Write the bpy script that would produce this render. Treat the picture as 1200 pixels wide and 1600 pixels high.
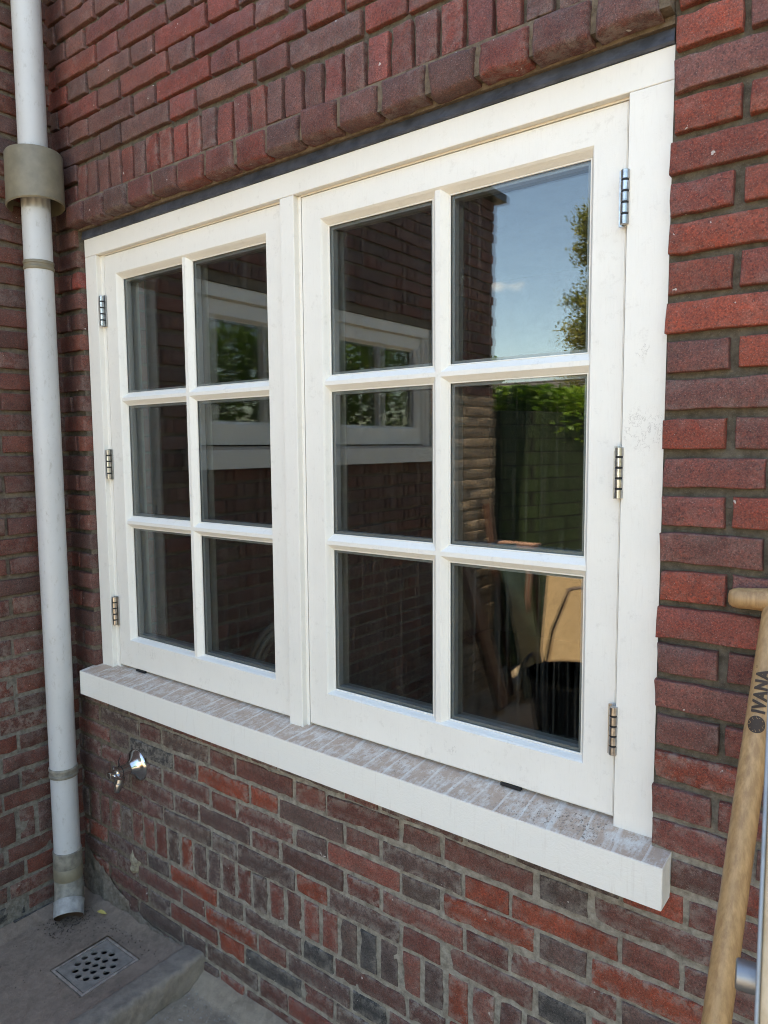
import bpy, bmesh, math, random
import numpy as np
from mathutils import Vector, Matrix
R = math.radians
random.seed(7); rng = np.random.default_rng(11)
for o in list(bpy.data.objects): bpy.data.objects.remove(o)
scn = bpy.context.scene
col = scn.collection

# ------------------------------------------------------------------ camera
CR = np.array([[0.79401991, 0.60784338, -0.00766897],
               [0.04946137, -0.07717448, -0.99578997],
               [-0.60587619, 0.79029775, -0.09134284]])
CC = np.array([2.10043783, -1.24336251, 0.69970867])
FPX = 1123.7
cam = bpy.data.cameras.new('camera'); cam.sensor_fit = 'VERTICAL'; cam.sensor_height = 36
cam.lens = FPX * 36 / 1600; cam.clip_start = 0.02; cam.clip_end = 2000
cam.dof.use_dof = True; cam.dof.focus_distance = 1.45; cam.dof.aperture_fstop = 14
co = bpy.data.objects.new('camera', cam); col.objects.link(co); scn.camera = co
M4 = Matrix.Identity(4)
for i in range(3):
    M4[i][0] = CR[0][i]; M4[i][1] = -CR[1][i]; M4[i][2] = -CR[2][i]; M4[i][3] = CC[i]
co.matrix_world = M4
def ray(u, v, depth):       # photograph pixel at a depth -> world point (used once to measure where things stand)
    q = np.array([(u - 600) / FPX * depth, (v - 800) / FPX * depth, depth])
    return Vector(CC + CR.T @ q)

# ------------------------------------------------------------------ world, sun, exposure
SUN_EL, SUN_ROT = R(62), R(6)
w = bpy.data.worlds.new('World'); scn.world = w; w.use_nodes = True
nt = w.node_tree; nt.nodes.clear()
wo = nt.nodes.new('ShaderNodeOutputWorld'); bg = nt.nodes.new('ShaderNodeBackground')
sky = nt.nodes.new('ShaderNodeTexSky'); sky.sky_type = 'NISHITA'; sky.sun_disc = False
sky.sun_elevation = SUN_EL; sky.sun_rotation = SUN_ROT; sky.air_density = 1.0; sky.dust_density = .15; sky.ozone_density = 4.5
# one small fair weather cloud low in the sky
tcw = nt.nodes.new('ShaderNodeTexCoord'); mpw = nt.nodes.new('ShaderNodeMapping'); nt.links.new(tcw.outputs['Generated'], mpw.inputs[0])
cd = Vector((-3.45, -6.243, 1.517)).normalized(); mpw.vector_type = 'POINT'; mpw.inputs['Location'].default_value = (-cd.x * 17, -cd.y * 17, -cd.z * 85); mpw.inputs['Scale'].default_value = (17, 17, 85)
ln = nt.nodes.new('ShaderNodeVectorMath'); ln.operation = 'LENGTH'; nt.links.new(mpw.outputs[0], ln.inputs[0])
nz = nt.nodes.new('ShaderNodeTexNoise'); nz.inputs['Scale'].default_value = 26; nz.inputs['Detail'].default_value = 6; nt.links.new(tcw.outputs['Generated'], nz.inputs['Vector'])
sb = nt.nodes.new('ShaderNodeMath'); sb.operation = 'MULTIPLY_ADD'; nt.links.new(nz.outputs[0], sb.inputs[0]); sb.inputs[1].default_value = 2.6; nt.links.new(ln.outputs['Value'], sb.inputs[2])
rp = nt.nodes.new('ShaderNodeMapRange'); rp.inputs['From Min'].default_value = 1.45; rp.inputs['From Max'].default_value = 2.1; rp.inputs['To Min'].default_value = .5; rp.inputs['To Max'].default_value = 0; nt.links.new(sb.outputs[0], rp.inputs[0])
mxw = nt.nodes.new('ShaderNodeMix'); mxw.data_type = 'RGBA'; nt.links.new(rp.outputs[0], mxw.inputs[0]); nt.links.new(sky.outputs[0], mxw.inputs[6]); mxw.inputs[7].default_value = (7.5, 7.6, 7.9, 1)
nt.links.new(mxw.outputs[2], bg.inputs[0]); bg.inputs[1].default_value = 0.15
nt.links.new(bg.outputs[0], wo.inputs[0])
sl = bpy.data.lights.new('sun', 'SUN'); sl.energy = 4.0; sl.angle = R(0.5); sl.color = (1, .95, .87)
so = bpy.data.objects.new('sun', sl); col.objects.link(so)
sd = Vector((math.sin(SUN_ROT) * math.cos(SUN_EL), math.cos(SUN_ROT) * math.cos(SUN_EL), math.sin(SUN_EL)))
so.rotation_euler = sd.to_track_quat('Z', 'Y').to_euler(); so.location = (0, 6, 12)
scn.view_settings.view_transform = 'Standard'; scn.view_settings.look = 'None'
scn.view_settings.exposure = 2.55; scn.view_settings.gamma = 1
try:
    scn.view_settings.use_white_balance = True
    scn.view_settings.white_balance_temperature = 8800
    scn.view_settings.white_balance_tint = 10
except Exception as e: print('wb', e)
scn.render.engine = 'CYCLES'
scn.cycles.filter_width = 1.0; scn.cycles.max_bounces = 10; scn.cycles.transparent_max_bounces = 24; scn.cycles.glossy_bounces = 6

# ------------------------------------------------------------------ helpers
def tag(o, label=None, cat=None, group=None, kind=None):
    if label: o['label'] = label
    if cat: o['category'] = cat
    if group: o['group'] = group
    if kind: o['kind'] = kind
    return o
def thing(name, loc, label, cat, group=None):
    o = bpy.data.objects.new(name, None); col.objects.link(o); o.location = loc
    o.empty_display_size = .05
    return tag(o, label, cat, group)
def link(name, me, parent=None):
    o = bpy.data.objects.new(name, me); col.objects.link(o)
    if parent is not None:
        o.parent = parent
        if parent.parent is None and parent.type == 'EMPTY': o.location = -parent.location
    return o
def setmats(me, mats):
    for m in (mats if isinstance(mats, (list, tuple)) else [mats]): me.materials.append(m)
def pyd(name, V, F, mats, parent=None, smooth=False, mi=None, colr=None, rnd=None):
    me = bpy.data.meshes.new(name); me.from_pydata([tuple(v) for v in V], [], [tuple(f) for f in F]); setmats(me, mats)
    if smooth: me.polygons.foreach_set('use_smooth', [True] * len(F))
    if mi is not None: me.polygons.foreach_set('material_index', np.asarray(mi, dtype=np.int32))
    if colr is not None:
        a = me.attributes.new('bcol', 'FLOAT_COLOR', 'POINT'); c4 = np.ones((len(V), 4), np.float32); cc_ = np.asarray(colr); c4[:, :cc_.shape[1]] = cc_; a.data.foreach_set('color', c4.ravel())
    if rnd is not None:
        a = me.attributes.new('brnd', 'FLOAT', 'POINT'); a.data.foreach_set('value', np.asarray(rnd, np.float32))
    me.update(); return link(name, me, parent)
def bmo(name, bm, mats, parent=None, smooth=False, angle=None):
    me = bpy.data.meshes.new(name); bmesh.ops.recalc_face_normals(bm, faces=bm.faces); bm.to_mesh(me); bm.free(); setmats(me, mats)
    if smooth:
        me.polygons.foreach_set('use_smooth', [True] * len(me.polygons))
        if angle:
            try: me.set_sharp_from_angle(angle=angle)
            except Exception: pass
    return link(name, me, parent)
def box(bm, x0, x1, y0, y1, z0, z1, bev=0, mi=0, M=None, seg=2):
    vs = [bm.verts.new((x, y, z)) for x in (x0, x1) for y in (y0, y1) for z in (z0, z1)]
    idx = [(0, 1, 3, 2), (4, 6, 7, 5), (0, 4, 5, 1), (2, 3, 7, 6), (0, 2, 6, 4), (1, 5, 7, 3)]
    fs = [bm.faces.new([vs[i] for i in f]) for f in idx]
    for f in fs: f.material_index = mi
    if bev:
        es = list({e for f in fs for e in f.edges})
        r = bmesh.ops.bevel(bm, geom=es, offset=bev, segments=seg, affect='EDGES', profile=.5)
        fs = list({f for v in vs if v.is_valid for f in v.link_faces} | set(r['faces']))
        vs = list({v for f in fs for v in f.verts})
        for f in fs: f.material_index = mi
    if M is not None: bmesh.ops.transform(bm, matrix=M, verts=vs)
    return vs
def tube(bm, pts, rad, n=20, cap=True, mi=0, flat=None):
    pts = [Vector(p) for p in pts]
    if not hasattr(rad, '__len__'): rad = [rad] * len(pts)
    rings = []; up = None
    for i, p in enumerate(pts):
        t = (pts[min(i + 1, len(pts) - 1)] - pts[max(i - 1, 0)])
        if t.length < 1e-9: t = Vector((0, 0, 1))
        t.normalize()
        if up is None: up = Vector((0, 0, 1)) if abs(t.z) < .9 else Vector((1, 0, 0))
        a = (up - t * up.dot(t)).normalized(); b = t.cross(a); up = a
        rings.append([bm.verts.new(p + (a * math.cos(2 * math.pi * k / n) + b * math.sin(2 * math.pi * k / n)) * rad[i]) for k in range(n)])
    for i in range(len(rings) - 1):
        for k in range(n):
            f = bm.faces.new((rings[i][k], rings[i][(k + 1) % n], rings[i + 1][(k + 1) % n], rings[i + 1][k])); f.material_index = mi; f.smooth = True
    if cap:
        for r in (rings[0], rings[-1]):
            f = bm.faces.new(r); f.material_index = mi
    return rings
def prism(bm, poly, x0, x1, mi=0):   # polygon in (y, z), extruded along x
    a = [bm.verts.new((x0, y, z)) for y, z in poly]; b = [bm.verts.new((x1, y, z)) for y, z in poly]
    n = len(poly)
    for i in range(n): bm.faces.new((a[i], a[(i + 1) % n], b[(i + 1) % n], b[i])).material_index = mi
    bm.faces.new(a).material_index = mi; bm.faces.new(b[::-1]).material_index = mi
    return a + b
def hsh(a, b, c):
    x = np.sin(a * 127.1 + b * 311.7 + c * 74.7) * 43758.5453
    return x - np.floor(x)
def vnoise(p, seed=0):      # value noise -1..1
    p = np.asarray(p) + seed * 17.3
    i = np.floor(p); f = p - i; f = f * f * (3 - 2 * f)
    r = 0
    for dx in (0, 1):
        for dy in (0, 1):
            for dz in (0, 1):
                wgt = (f[:, 0] if dx else 1 - f[:, 0]) * (f[:, 1] if dy else 1 - f[:, 1]) * (f[:, 2] if dz else 1 - f[:, 2])
                r = r + wgt * hsh(i[:, 0] + dx, i[:, 1] + dy, i[:, 2] + dz)
    return r * 2 - 1

# ------------------------------------------------------------------ materials
class NT:
    def __init__(s, name):
        s.m = bpy.data.materials.new(name); s.m.use_nodes = True; s.t = s.m.node_tree
        s.b = s.t.nodes['Principled BSDF']; s.out = s.t.nodes['Material Output']
    def n(s, typ, **k):
        nd = s.t.nodes.new(typ)
        for a, v in k.items():
            if a.startswith('i_'): nd.inputs[a[2:].replace('_', ' ')].default_value = v
            else: setattr(nd, a, v)
        return nd
    def l(s, a, b): s.t.links.new(a, b)
    def coord(s, scale=(1, 1, 1)):
        g = s.n('ShaderNodeNewGeometry'); mp = s.n('ShaderNodeMapping'); mp.inputs['Scale'].default_value = scale
        s.l(g.outputs['Position'], mp.inputs[0]); return mp.outputs[0]
    def noise(s, sc, det=4, rough=.55, vec=None, w_=None):
        nd = s.n('ShaderNodeTexNoise'); nd.inputs['Scale'].default_value = sc; nd.inputs['Detail'].default_value = det; nd.inputs['Roughness'].default_value = rough
        if w_ is not None: nd.noise_dimensions = '4D'; s.l(w_, nd.inputs['W'])
        s.l(vec if vec is not None else s.coord(), nd.inputs['Vector']); return nd.outputs[0]
    def ramp(s, f, stops):
        r = s.n('ShaderNodeValToRGB'); cr = r.color_ramp
        while len(cr.elements) > 1: cr.elements.remove(cr.elements[-1])
        for i, (p, c) in enumerate(stops):
            e = cr.elements[0] if i == 0 else cr.elements.new(p)
            e.position = p; e.color = (c, c, c, 1) if not hasattr(c, '__len__') else (*c, 1)
        s.l(f, r.inputs[0]); return r.outputs[0]
    def mix(s, f, a, b, mode='MIX'):
        m = s.n('ShaderNodeMix', data_type='RGBA', blend_type=mode)
        for i, x in ((0, f), (6, a), (7, b)):
            if hasattr(x, 'is_linked') or isinstance(x, bpy.types.NodeSocket): s.l(x, m.inputs[i])
            elif i == 0: m.inputs[0].default_value = x
            else: m.inputs[i].default_value = (*x, 1)
        return m.outputs[2]
    def math(s, op, a, b=0.0):
        m = s.n('ShaderNodeMath', operation=op)
        for i, x in enumerate((a, b)):
            if isinstance(x, bpy.types.NodeSocket): s.l(x, m.inputs[i])
            else: m.inputs[i].default_value = x
        return m.outputs[0]
    def bump(s, h, dist, strength=1.0, prev=None):
        b = s.n('ShaderNodeBump'); b.inputs['Distance'].default_value = dist; b.inputs['Strength'].default_value = strength
        s.l(h, b.inputs['Height'])
        if prev is not None: s.l(prev, b.inputs['Normal'])
        return b.outputs[0]
    def fin(s, colr=None, rough=None, nrm=None, metal=None):
        for k, v in (('Base Color', colr), ('Roughness', rough), ('Metallic', metal)):
            if v is None: continue
            if isinstance(v, bpy.types.NodeSocket): s.l(v, s.b.inputs[k])
            else: s.b.inputs[k].default_value = (*v, 1) if hasattr(v, '__len__') else v
        if nrm is not None: s.l(nrm, s.b.inputs['Normal'])
        return s.m
def m_simple(name, c, rough=.5, metal=0, var=.15, sc=40, bump=.0006):
    t = NT(name); n = t.noise(sc); d = tuple(x * (1 - var) for x in c); e = tuple(min(1, x * (1 + var)) for x in c)
    c2 = t.mix(t.ramp(n, [(.3, 0.0), (.7, 1.0)]), d, e)
    return t.fin(c2, rough, t.bump(t.noise(sc * 4), bump, .6), metal)

def m_brick():
    t = NT('fired_brick')
    a = t.n('ShaderNodeAttribute', attribute_name='bcol'); r = t.n('ShaderNodeAttribute', attribute_name='brnd')
    W = t.math('MULTIPLY', r.outputs['Fac'], 37.0); col_ = a.outputs['Color']
    mul = lambda c, k: t.mix(1.0, c, k, 'MULTIPLY')
    big = t.noise(11, 5, .62, w_=W); med = t.noise(55, 6, .7, w_=W); fine = t.noise(330, 4, .75, w_=W); vf = t.noise(900, 3, .7, w_=W); blot = t.noise(24, 5, .7, w_=t.math('ADD', W, 5.0))
    c = t.mix(t.ramp(big, [(.36, 0.0), (.64, .85)]), col_, mul(col_, (.56, .60, .62)))
    c = t.mix(t.ramp(med, [(.52, 0.0), (.74, .7)]), c, mul(c, (1.55, 1.22, 1.08)))
    c = t.mix(t.ramp(fine, [(.38, .9), (.49, 0.0)]), c, mul(c, (.38, .38, .42)))
    c = t.mix(t.ramp(fine, [(.53, 0.0), (.64, .8)]), c, mul(c, (1.9, 1.65, 1.5)))
    c = t.mix(t.math('MULTIPLY', t.ramp(blot, [(.54, 0.0), (.74, .30)]), t.ramp(fine, [(.38, .2), (.60, 1.0)])), c, (.33, .27, .23))
    c = t.mix(t.ramp(vf, [(.60, 0.0), (.68, .65)]), c, (.50, .43, .38))
    c = t.mix(t.ramp(t.noise(95, 3, .5, w_=W), [(.25, .8), (.33, 0.0)]), c, mul(c, (.42, .40, .40)))
    c = t.mix(t.ramp(t.noise(75, 2, .5, w_=t.math('ADD', W, 9.0)), [(.735, 0.0), (.75, .85)]), c, (.55, .50, .45))
    # lime and mortar smeared over the edges of the bricks
    e = t.math('MULTIPLY', a.outputs['Alpha'], t.ramp(t.noise(48, 6, .75), [(.44, 0.0), (.58, 1.1)]))
    c = t.mix(t.math('MINIMUM', e, .85), c, t.mix(fine, (.22, .19, .16), (.42, .37, .32)))
    n1 = t.bump(fine, .0018, 1.0); n1 = t.bump(vf, .0007, .9, n1); n1 = t.bump(med, .004, .8, n1)
    return t.fin(c, t.ramp(med, [(.3, .6), (.7, .85)]), n1)
def m_mortar():
    t = NT('mortar'); a = t.n('ShaderNodeAttribute', attribute_name='bcol')
    n = t.noise(60, 6, .7); f = t.noise(700, 3, .7)
    c = t.mix(t.ramp(n, [(.35, 0.0), (.65, 1.0)]), t.mix(1.0, a.outputs['Color'], (.6, .58, .55), 'MULTIPLY'), t.mix(1.0, a.outputs['Color'], (1.3, 1.3, 1.3), 'MULTIPLY'))
    c = t.mix(t.ramp(f, [(.6, 0.0), (.72, .5)]), c, (.4, .38, .33))
    nb = t.bump(f, .0015, 1.0); nb = t.bump(t.noise(130, 5, .7), .004, .9, nb)
    return t.fin(c, .92, nb)
def m_white(name='white_paint', base=(.82, .785, .715), stretch=(1, 1, 1)):
    t = NT(name)
    g = t.coord(); n = t.noise(9, 5, .6); sp = t.noise(38, 6, .75); st = t.noise(30, 4, .6, t.coord((1, 1, 12) if stretch == 'h' else (9, 9, .8)))
    c = t.mix(t.ramp(n, [(.4, 0.0), (.75, .6)]), base, tuple(x * .93 for x in base))
    c = t.mix(t.ramp(sp, [(.57, 0.0), (.72, .34)]), c, (.52, .48, .42))
    c = t.mix(t.ramp(t.noise(140, 4, .7), [(.70, 0.0), (.78, .5)]), c, (.30, .26, .22))
    c = t.mix(t.ramp(st, [(.56, 0.0), (.72, .13)]), c, (.60, .52, .44))
    # scuffs where things have knocked the right jamb
    gp = t.n('ShaderNodeNewGeometry')
    for (px_, pz_, ra_) in ((1.704, .725, .034), (1.70, .857, .012), (1.31, .06, .02), (.25, .075, .02), (1.20, -.035, .03), (.47, -.03, .02)):
        dv = t.n('ShaderNodeVectorMath', operation='DISTANCE'); t.l(gp.outputs['Position'], dv.inputs[0]); dv.inputs[1].default_value = (px_, 0, pz_)
        near = t.math('SUBTRACT', 1.0, t.math('MINIMUM', t.math('DIVIDE', dv.outputs['Value'], ra_ * 1.3), 1.0))
        k_ = t.math('MULTIPLY', t.ramp(near, [(0.0, 0.0), (.35, 1.0)]), t.math('ADD', t.ramp(t.noise(42, 5, .65, t.coord((1.3, 1, .8))), [(.484, 0.0), (.495, .7), (.506, 0.0)]), 0.0))
        c = t.mix(k_, c, (.34, .29, .25))
    nb = t.bump(t.noise(260, 3, .6, t.coord((1, 1, .10))), .0009, .6); nb = t.bump(t.noise(24, 3), .002, .28, nb)
    nb = t.bump(t.noise(500, 2), .0002, .5, nb)
    return t.fin(c, t.ramp(sp, [(.3, .36), (.7, .56)]), nb)
def m_sill():
    t = NT('sill_paint')
    g = t.n('ShaderNodeNewGeometry'); sx = t.n('ShaderNodeSeparateXYZ'); t.l(g.outputs['Normal'], sx.inputs[0])
    top = t.ramp(sx.outputs[2], [(.6, 0.0), (.85, 1.0)])
    base = (.81, .78, .715)
    dirt = t.noise(26, 7, .72)
    # wipe marks across the sill, in bands like the bed joints scraped off it
    st1 = t.noise(30, 7, .8, t.coord((1.0, .75, 1))); st2 = t.noise(95, 5, .75, t.coord((1.0, .22, 1)))
    jt = t.n('ShaderNodeTexWave', wave_type='BANDS', bands_direction='X', wave_profile='SAW'); jt.inputs['Scale'].default_value = 5.6; jt.inputs['Distortion'].default_value = 6.5; jt.inputs['Detail'].default_value = 3
    t.l(t.coord((1, .3, 1)), jt.inputs[0]); lines = t.ramp(jt.outputs[1], [(0.0, .55), (.07, .5), (.13, 1.0), (1.0, 1.0)])
    s = t.math('ADD', t.math('MULTIPLY', st1, .6), t.math('MULTIPLY', st2, .42))
    s = t.math('MULTIPLY', t.ramp(s, [(.40, .30), (.53, 1.0)]), t.ramp(dirt, [(.34, .55), (.48, 1.0)]))
    s = t.math('MULTIPLY', s, lines)
    dcol = t.mix(t.noise(45, 5, .7), (.36, .19, .11), (.60, .42, .30))
    d = t.mix(t.math('MULTIPLY', top, t.math('MULTIPLY', s, .85)), base, dcol)
    d = t.mix(t.math('MULTIPLY', top, t.ramp(t.noise(220, 4, .7), [(.64, 0.0), (.70, .75)])), d, (.22, .16, .13))
    drip = t.ramp(t.noise(22, 5, .65, t.coord((6, 1, .5))), [(.58, 0.0), (.75, .25)])
    d = t.mix(drip, d, (.55, .47, .40))
    d = t.mix(t.ramp(t.noise(60, 5, .75), [(.66, 0.0), (.76, .4)]), d, (.42, .36, .30))
    nb = t.bump(t.noise(180, 4, .7), .0016, .7); nb = t.bump(dirt, .003, .3, nb)
    return t.fin(d, .8, nb)
def m_glass():
    t = NT('window_glass'); t.t.nodes.remove(t.b)
    tr = t.n('ShaderNodeBsdfTransparent'); tr.inputs[0].default_value = (.96, .975, .965, 1)
    gl = t.n('ShaderNodeBsdfGlossy'); gl.inputs['Roughness'].default_value = .0; gl.inputs[0].default_value = (1, 1, 1, 1)
    g = t.n('ShaderNodeNewGeometry'); ior = t.mix(g.outputs['Backfacing'], (1.57, 1.57, 1.57), (.637, .637, .637))
    fr = t.n('ShaderNodeFresnel'); t.l(ior, fr.inputs[0])
    wv = t.bump(t.noise(3.0, 2, .5), .0012, .10)
    t.l(wv, gl.inputs['Normal'])
    mx = t.n('ShaderNodeMixShader'); t.l(fr.outputs[0], mx.inputs[0]); t.l(tr.outputs[0], mx.inputs[1]); t.l(gl.outputs[0], mx.inputs[2])
    t.l(mx.outputs[0], t.out.inputs[0]); return t.m
def m_glass_dirty(clean):
    t = NT('window_glass_outer'); t.t.nodes.remove(t.b)
    tr = t.n('ShaderNodeBsdfTransparent'); tr.inputs[0].default_value = (.96, .975, .965, 1)
    gl = t.n('ShaderNodeBsdfGlossy'); gl.inputs['Roughness'].default_value = .0
    g = t.n('ShaderNodeNewGeometry'); ior = t.mix(g.outputs['Backfacing'], (1.57, 1.57, 1.57), (.637, .637, .637))
    fr = t.n('ShaderNodeFresnel'); t.l(ior, fr.inputs[0])
    mx = t.n('ShaderNodeMixShader'); t.l(fr.outputs[0], mx.inputs[0]); t.l(tr.outputs[0], mx.inputs[1]); t.l(gl.outputs[0], mx.inputs[2])
    df = t.n('ShaderNodeBsdfDiffuse'); df.inputs[0].default_value = (.50, .47, .40, 1)
    s1 = t.ramp(t.noise(60, 3, .6, t.coord((2.6, 2.6, .05))), [(.54, 0.0), (.70, .034)])
    s2 = t.ramp(t.noise(26, 5, .7, t.coord((1.6, 1.6, .09))), [(.50, .0), (.75, .012)])
    s3 = t.ramp(t.noise(240, 1, .5), [(.80, 0.0), (.84, .35)])
    f = t.math('ADD', t.math('ADD', s1, s2), s3)
    f = t.math('MULTIPLY', f, t.math('SUBTRACT', 1.0, g.outputs['Backfacing']))
    m2 = t.n('ShaderNodeMixShader'); t.l(f, m2.inputs[0]); t.l(mx.outputs[0], m2.inputs[1]); t.l(df.outputs[0], m2.inputs[2])
    t.l(m2.outputs[0], t.out.inputs[0]); return t.m
def m_concrete(name, c, dark=.5, wet=False):
    t = NT(name); a = t.noise(4, 6, .65); b = t.noise(40, 6, .7); f = t.noise(420, 3, .7)
    cc = t.mix(t.ramp(a, [(.35, 0.0), (.65, 1.0)]), tuple(x * dark for x in c), c)
    cc = t.mix(t.ramp(b, [(.4, 0.0), (.7, .6)]), cc, tuple(x * 1.35 for x in c))
    cc = t.mix(t.ramp(f, [(.62, 0.0), (.72, .6)]), cc, tuple(x * .35 for x in c))
    cc = t.mix(t.ramp(t.noise(300, 2), [(.68, 0.0), (.74, .5)]), cc, tuple(x * 1.9 for x in c))
    nb = t.bump(f, .0014, .9); nb = t.bump(b, .006, .5, nb)
    return t.fin(cc, .85, nb)
def m_wood(name, c, dark, scale=(1, 1, .06), sc=120, rough=.55):
    t = NT(name); tc = t.n('ShaderNodeTexCoord'); mp = t.n('ShaderNodeMapping'); mp.inputs['Scale'].default_value = scale; t.l(tc.outputs['Object'], mp.inputs[0])
    g = t.noise(sc, 5, .65, mp.outputs[0]); b = t.noise(sc * .2, 3, .6, mp.outputs[0])
    cc = t.mix(t.ramp(g, [(.38, 0.0), (.62, 1.0)]), dark, c); cc = t.mix(t.ramp(b, [(.4, 0.0), (.7, .35)]), cc, tuple(x * .7 for x in c))
    cc = t.mix(t.ramp(t.noise(sc * .45, 5, .7, mp.outputs[0]), [(.56, 0.0), (.70, .5)]), cc, tuple(x * .55 for x in dark))
    return t.fin(cc, rough, t.bump(g, .0006, .6))
def m_leaf(name, a, b, c):
    t = NT(name); r = t.n('ShaderNodeAttribute', attribute_name='brnd')
    cc = t.ramp(r.outputs['Fac'], [(0, a), (.5, b), (1, c)])
    t.b.inputs['Subsurface Weight'].default_value = 0
    tl = t.n('ShaderNodeBsdfTranslucent'); t.l(cc, tl.inputs[0]); t.fin(cc, .5)
    mx = t.n('ShaderNodeMixShader'); mx.inputs[0].default_value = .35; t.l(t.b.outputs[0], mx.inputs[1]); t.l(tl.outputs[0], mx.inputs[2]); t.l(mx.outputs[0], t.out.inputs[0])
    return t.m
def m_brickshader(name, c1, c2, mort, w_=.22, h_=.062, axis='xz', bump=.004):
    t = NT(name); g = t.n('ShaderNodeNewGeometry'); s = t.n('ShaderNodeSeparateXYZ'); t.l(g.outputs['Position'], s.inputs[0])
    cmb = t.n('ShaderNodeCombineXYZ')
    t.l(t.math('ADD', s.outputs[0], s.outputs[1]), cmb.inputs[0]); t.l(s.outputs[2], cmb.inputs[1])
    b = t.n('ShaderNodeTexBrick'); b.inputs['Scale'].default_value = 1; b.inputs['Brick Width'].default_value = w_; b.inputs['Row Height'].default_value = h_
    b.inputs['Mortar Size'].default_value = .0055; b.inputs['Mortar Smooth'].default_value = .3
    b.inputs['Color1'].default_value = (*c1, 1); b.inputs['Color2'].default_value = (*c2, 1); b.inputs['Mortar'].default_value = (*mort, 1)
    t.l(cmb.outputs[0], b.inputs[0])
    cc = t.mix(t.ramp(t.noise(9, 5, .7), [(.35, 0.0), (.7, .5)]), b.outputs[0], t.mix(1.0, b.outputs[0], (.55, .55, .6), 'MULTIPLY'))
    inv = t.math('SUBTRACT', 1.0, b.outputs[1])
    nb = t.bump(inv, bump, 1.0); nb = t.bump(t.noise(200, 3, .7), .0015, .8, nb)
    return t.fin(cc, .85, nb)

BRICK = m_brick(); MORTAR = m_mortar(); WHITE = m_white(); SILL = m_sill()
GLASS = m_glass(); GLASSO = m_glass_dirty(GLASS)
CHROME = m_simple('chromed_steel', (.62, .62, .62), .16, 1, .15, 30, .0003)
ZINC = m_simple('zinc_plated_steel', (.42, .42, .42), .28, 1, .25, 90, .0004)
BLACK = m_simple('black_rubber', (.012, .012, .014), .6)
LEAD = m_simple('sheet_lead', (.075, .085, .11), .48, .35, .45, 25, .0025)
PVC = NT('grey_pvc')
_s = PVC.ramp(PVC.noise(70, 6, .75, PVC.coord((1, 1, .45))), [(.56, 0.0), (.70, .5)])
_c = PVC.mix(_s, (.55, .55, .54), (.27, .24, .19)); _c = PVC.mix(PVC.ramp(PVC.noise(3.5, 5, .7), [(.4, 0.0), (.7, .35)]), _c, (.42, .41, .39))
_c = PVC.mix(PVC.ramp(PVC.noise(260, 3, .6, PVC.coord((1, 1, .3))), [(.72, 0.0), (.78, .6)]), _c, (.2, .18, .16))
PVC = PVC.fin(_c, .42, PVC.bump(PVC.noise(40, 5, .7), .0008, .5))
BEIGE = m_simple('beige_pvc', (.20, .17, .115), .5, 0, .16, 30, .0006)
BEIGE2 = m_simple('dusty_beige_pvc', (.24, .22, .18), .7, 0, .35, 45, .0012)
CONC = m_concrete('dirty_concrete', (.29, .21, .155), .58)
KERB = m_concrete('rough_concrete', (.27, .222, .178), .45)
GRIT = m_concrete('gritty_ground', (.33, .26, .19), .55)
SAND = m_concrete('sandy_yard', (.40, .31, .22), .7)
GRATE = m_simple('worn_grate_metal', (.27, .235, .20), .6, .1, .25, 50, .0006)
GRATEF = m_simple('rusty_grate_rim', (.36, .29, .24), .7, .1, .35, 60, .0008)
SHAFT = m_wood('ash_wood', (.49, .29, .13), (.32, .175, .075), rough=.5)
BURN = m_simple('burnt_mark', (.045, .026, .015), .7)
PINE = m_wood('pine_wood', (.60, .44, .28), (.48, .33, .19))
DARKWOOD = m_wood('red_brown_wood', (.13, .055, .035), (.09, .04, .025))
ALU = m_simple('brushed_aluminium', (.30, .30, .30), .5, .85, .12, 60, .0004)
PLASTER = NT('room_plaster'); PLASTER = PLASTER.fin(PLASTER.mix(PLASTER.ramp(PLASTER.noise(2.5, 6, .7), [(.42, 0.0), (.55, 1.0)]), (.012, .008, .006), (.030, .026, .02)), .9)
FLOORD = m_simple('room_floor', (.02, .017, .014), .9)
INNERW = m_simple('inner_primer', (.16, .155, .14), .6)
SPACER = m_simple('spacer_bar', (.17, .18, .18), .45, .2, .05)
TILE = NT('roof_tiles')
_w = TILE.n('ShaderNodeTexWave', wave_type='BANDS', bands_direction='Z'); _w.inputs['Scale'].default_value = 2.2; TILE.l(TILE.coord(), _w.inputs[0])
TILE = TILE.fin(TILE.mix(_w.outputs[1], (.05, .045, .045), (.13, .115, .11)), .7)

# ------------------------------------------------------------------ bricks
PAL_UP = [(.165, .058, .046), (.145, .056, .046), (.185, .060, .046), (.135, .060, .050), (.155, .068, .056), (.205, .056, .042), (.125, .062, .052), (.17, .054, .044), (.15, .052, .044), (.14, .066, .054)]
PAL_RT = [(.205, .056, .040), (.175, .053, .041), (.225, .060, .041), (.16, .056, .046), (.215, .056, .038), (.19, .054, .038), (.145, .060, .050)]
PAL_LO = [(.15, .062, .050), (.115, .066, .056), (.18, .055, .042), (.20, .064, .048), (.25, .058, .034), (.10, .065, .058), (.13, .058, .048), (.155, .052, .041), (.12, .077, .064), (.19, .072, .056), (.105, .060, .052), (.145, .056, .045)]
PAL_DK = [(.045, .044, .044), (.06, .053, .05)]
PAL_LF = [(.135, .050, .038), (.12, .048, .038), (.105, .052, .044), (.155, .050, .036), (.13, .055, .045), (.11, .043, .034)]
def _rich(P, k=1.0, sat=1.14):
    o = []
    for c in P:
        m = sum(c) / 3; o.append(tuple(max(.01, (m + (x - m) * sat) * k) for x in c))
    return o
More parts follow.
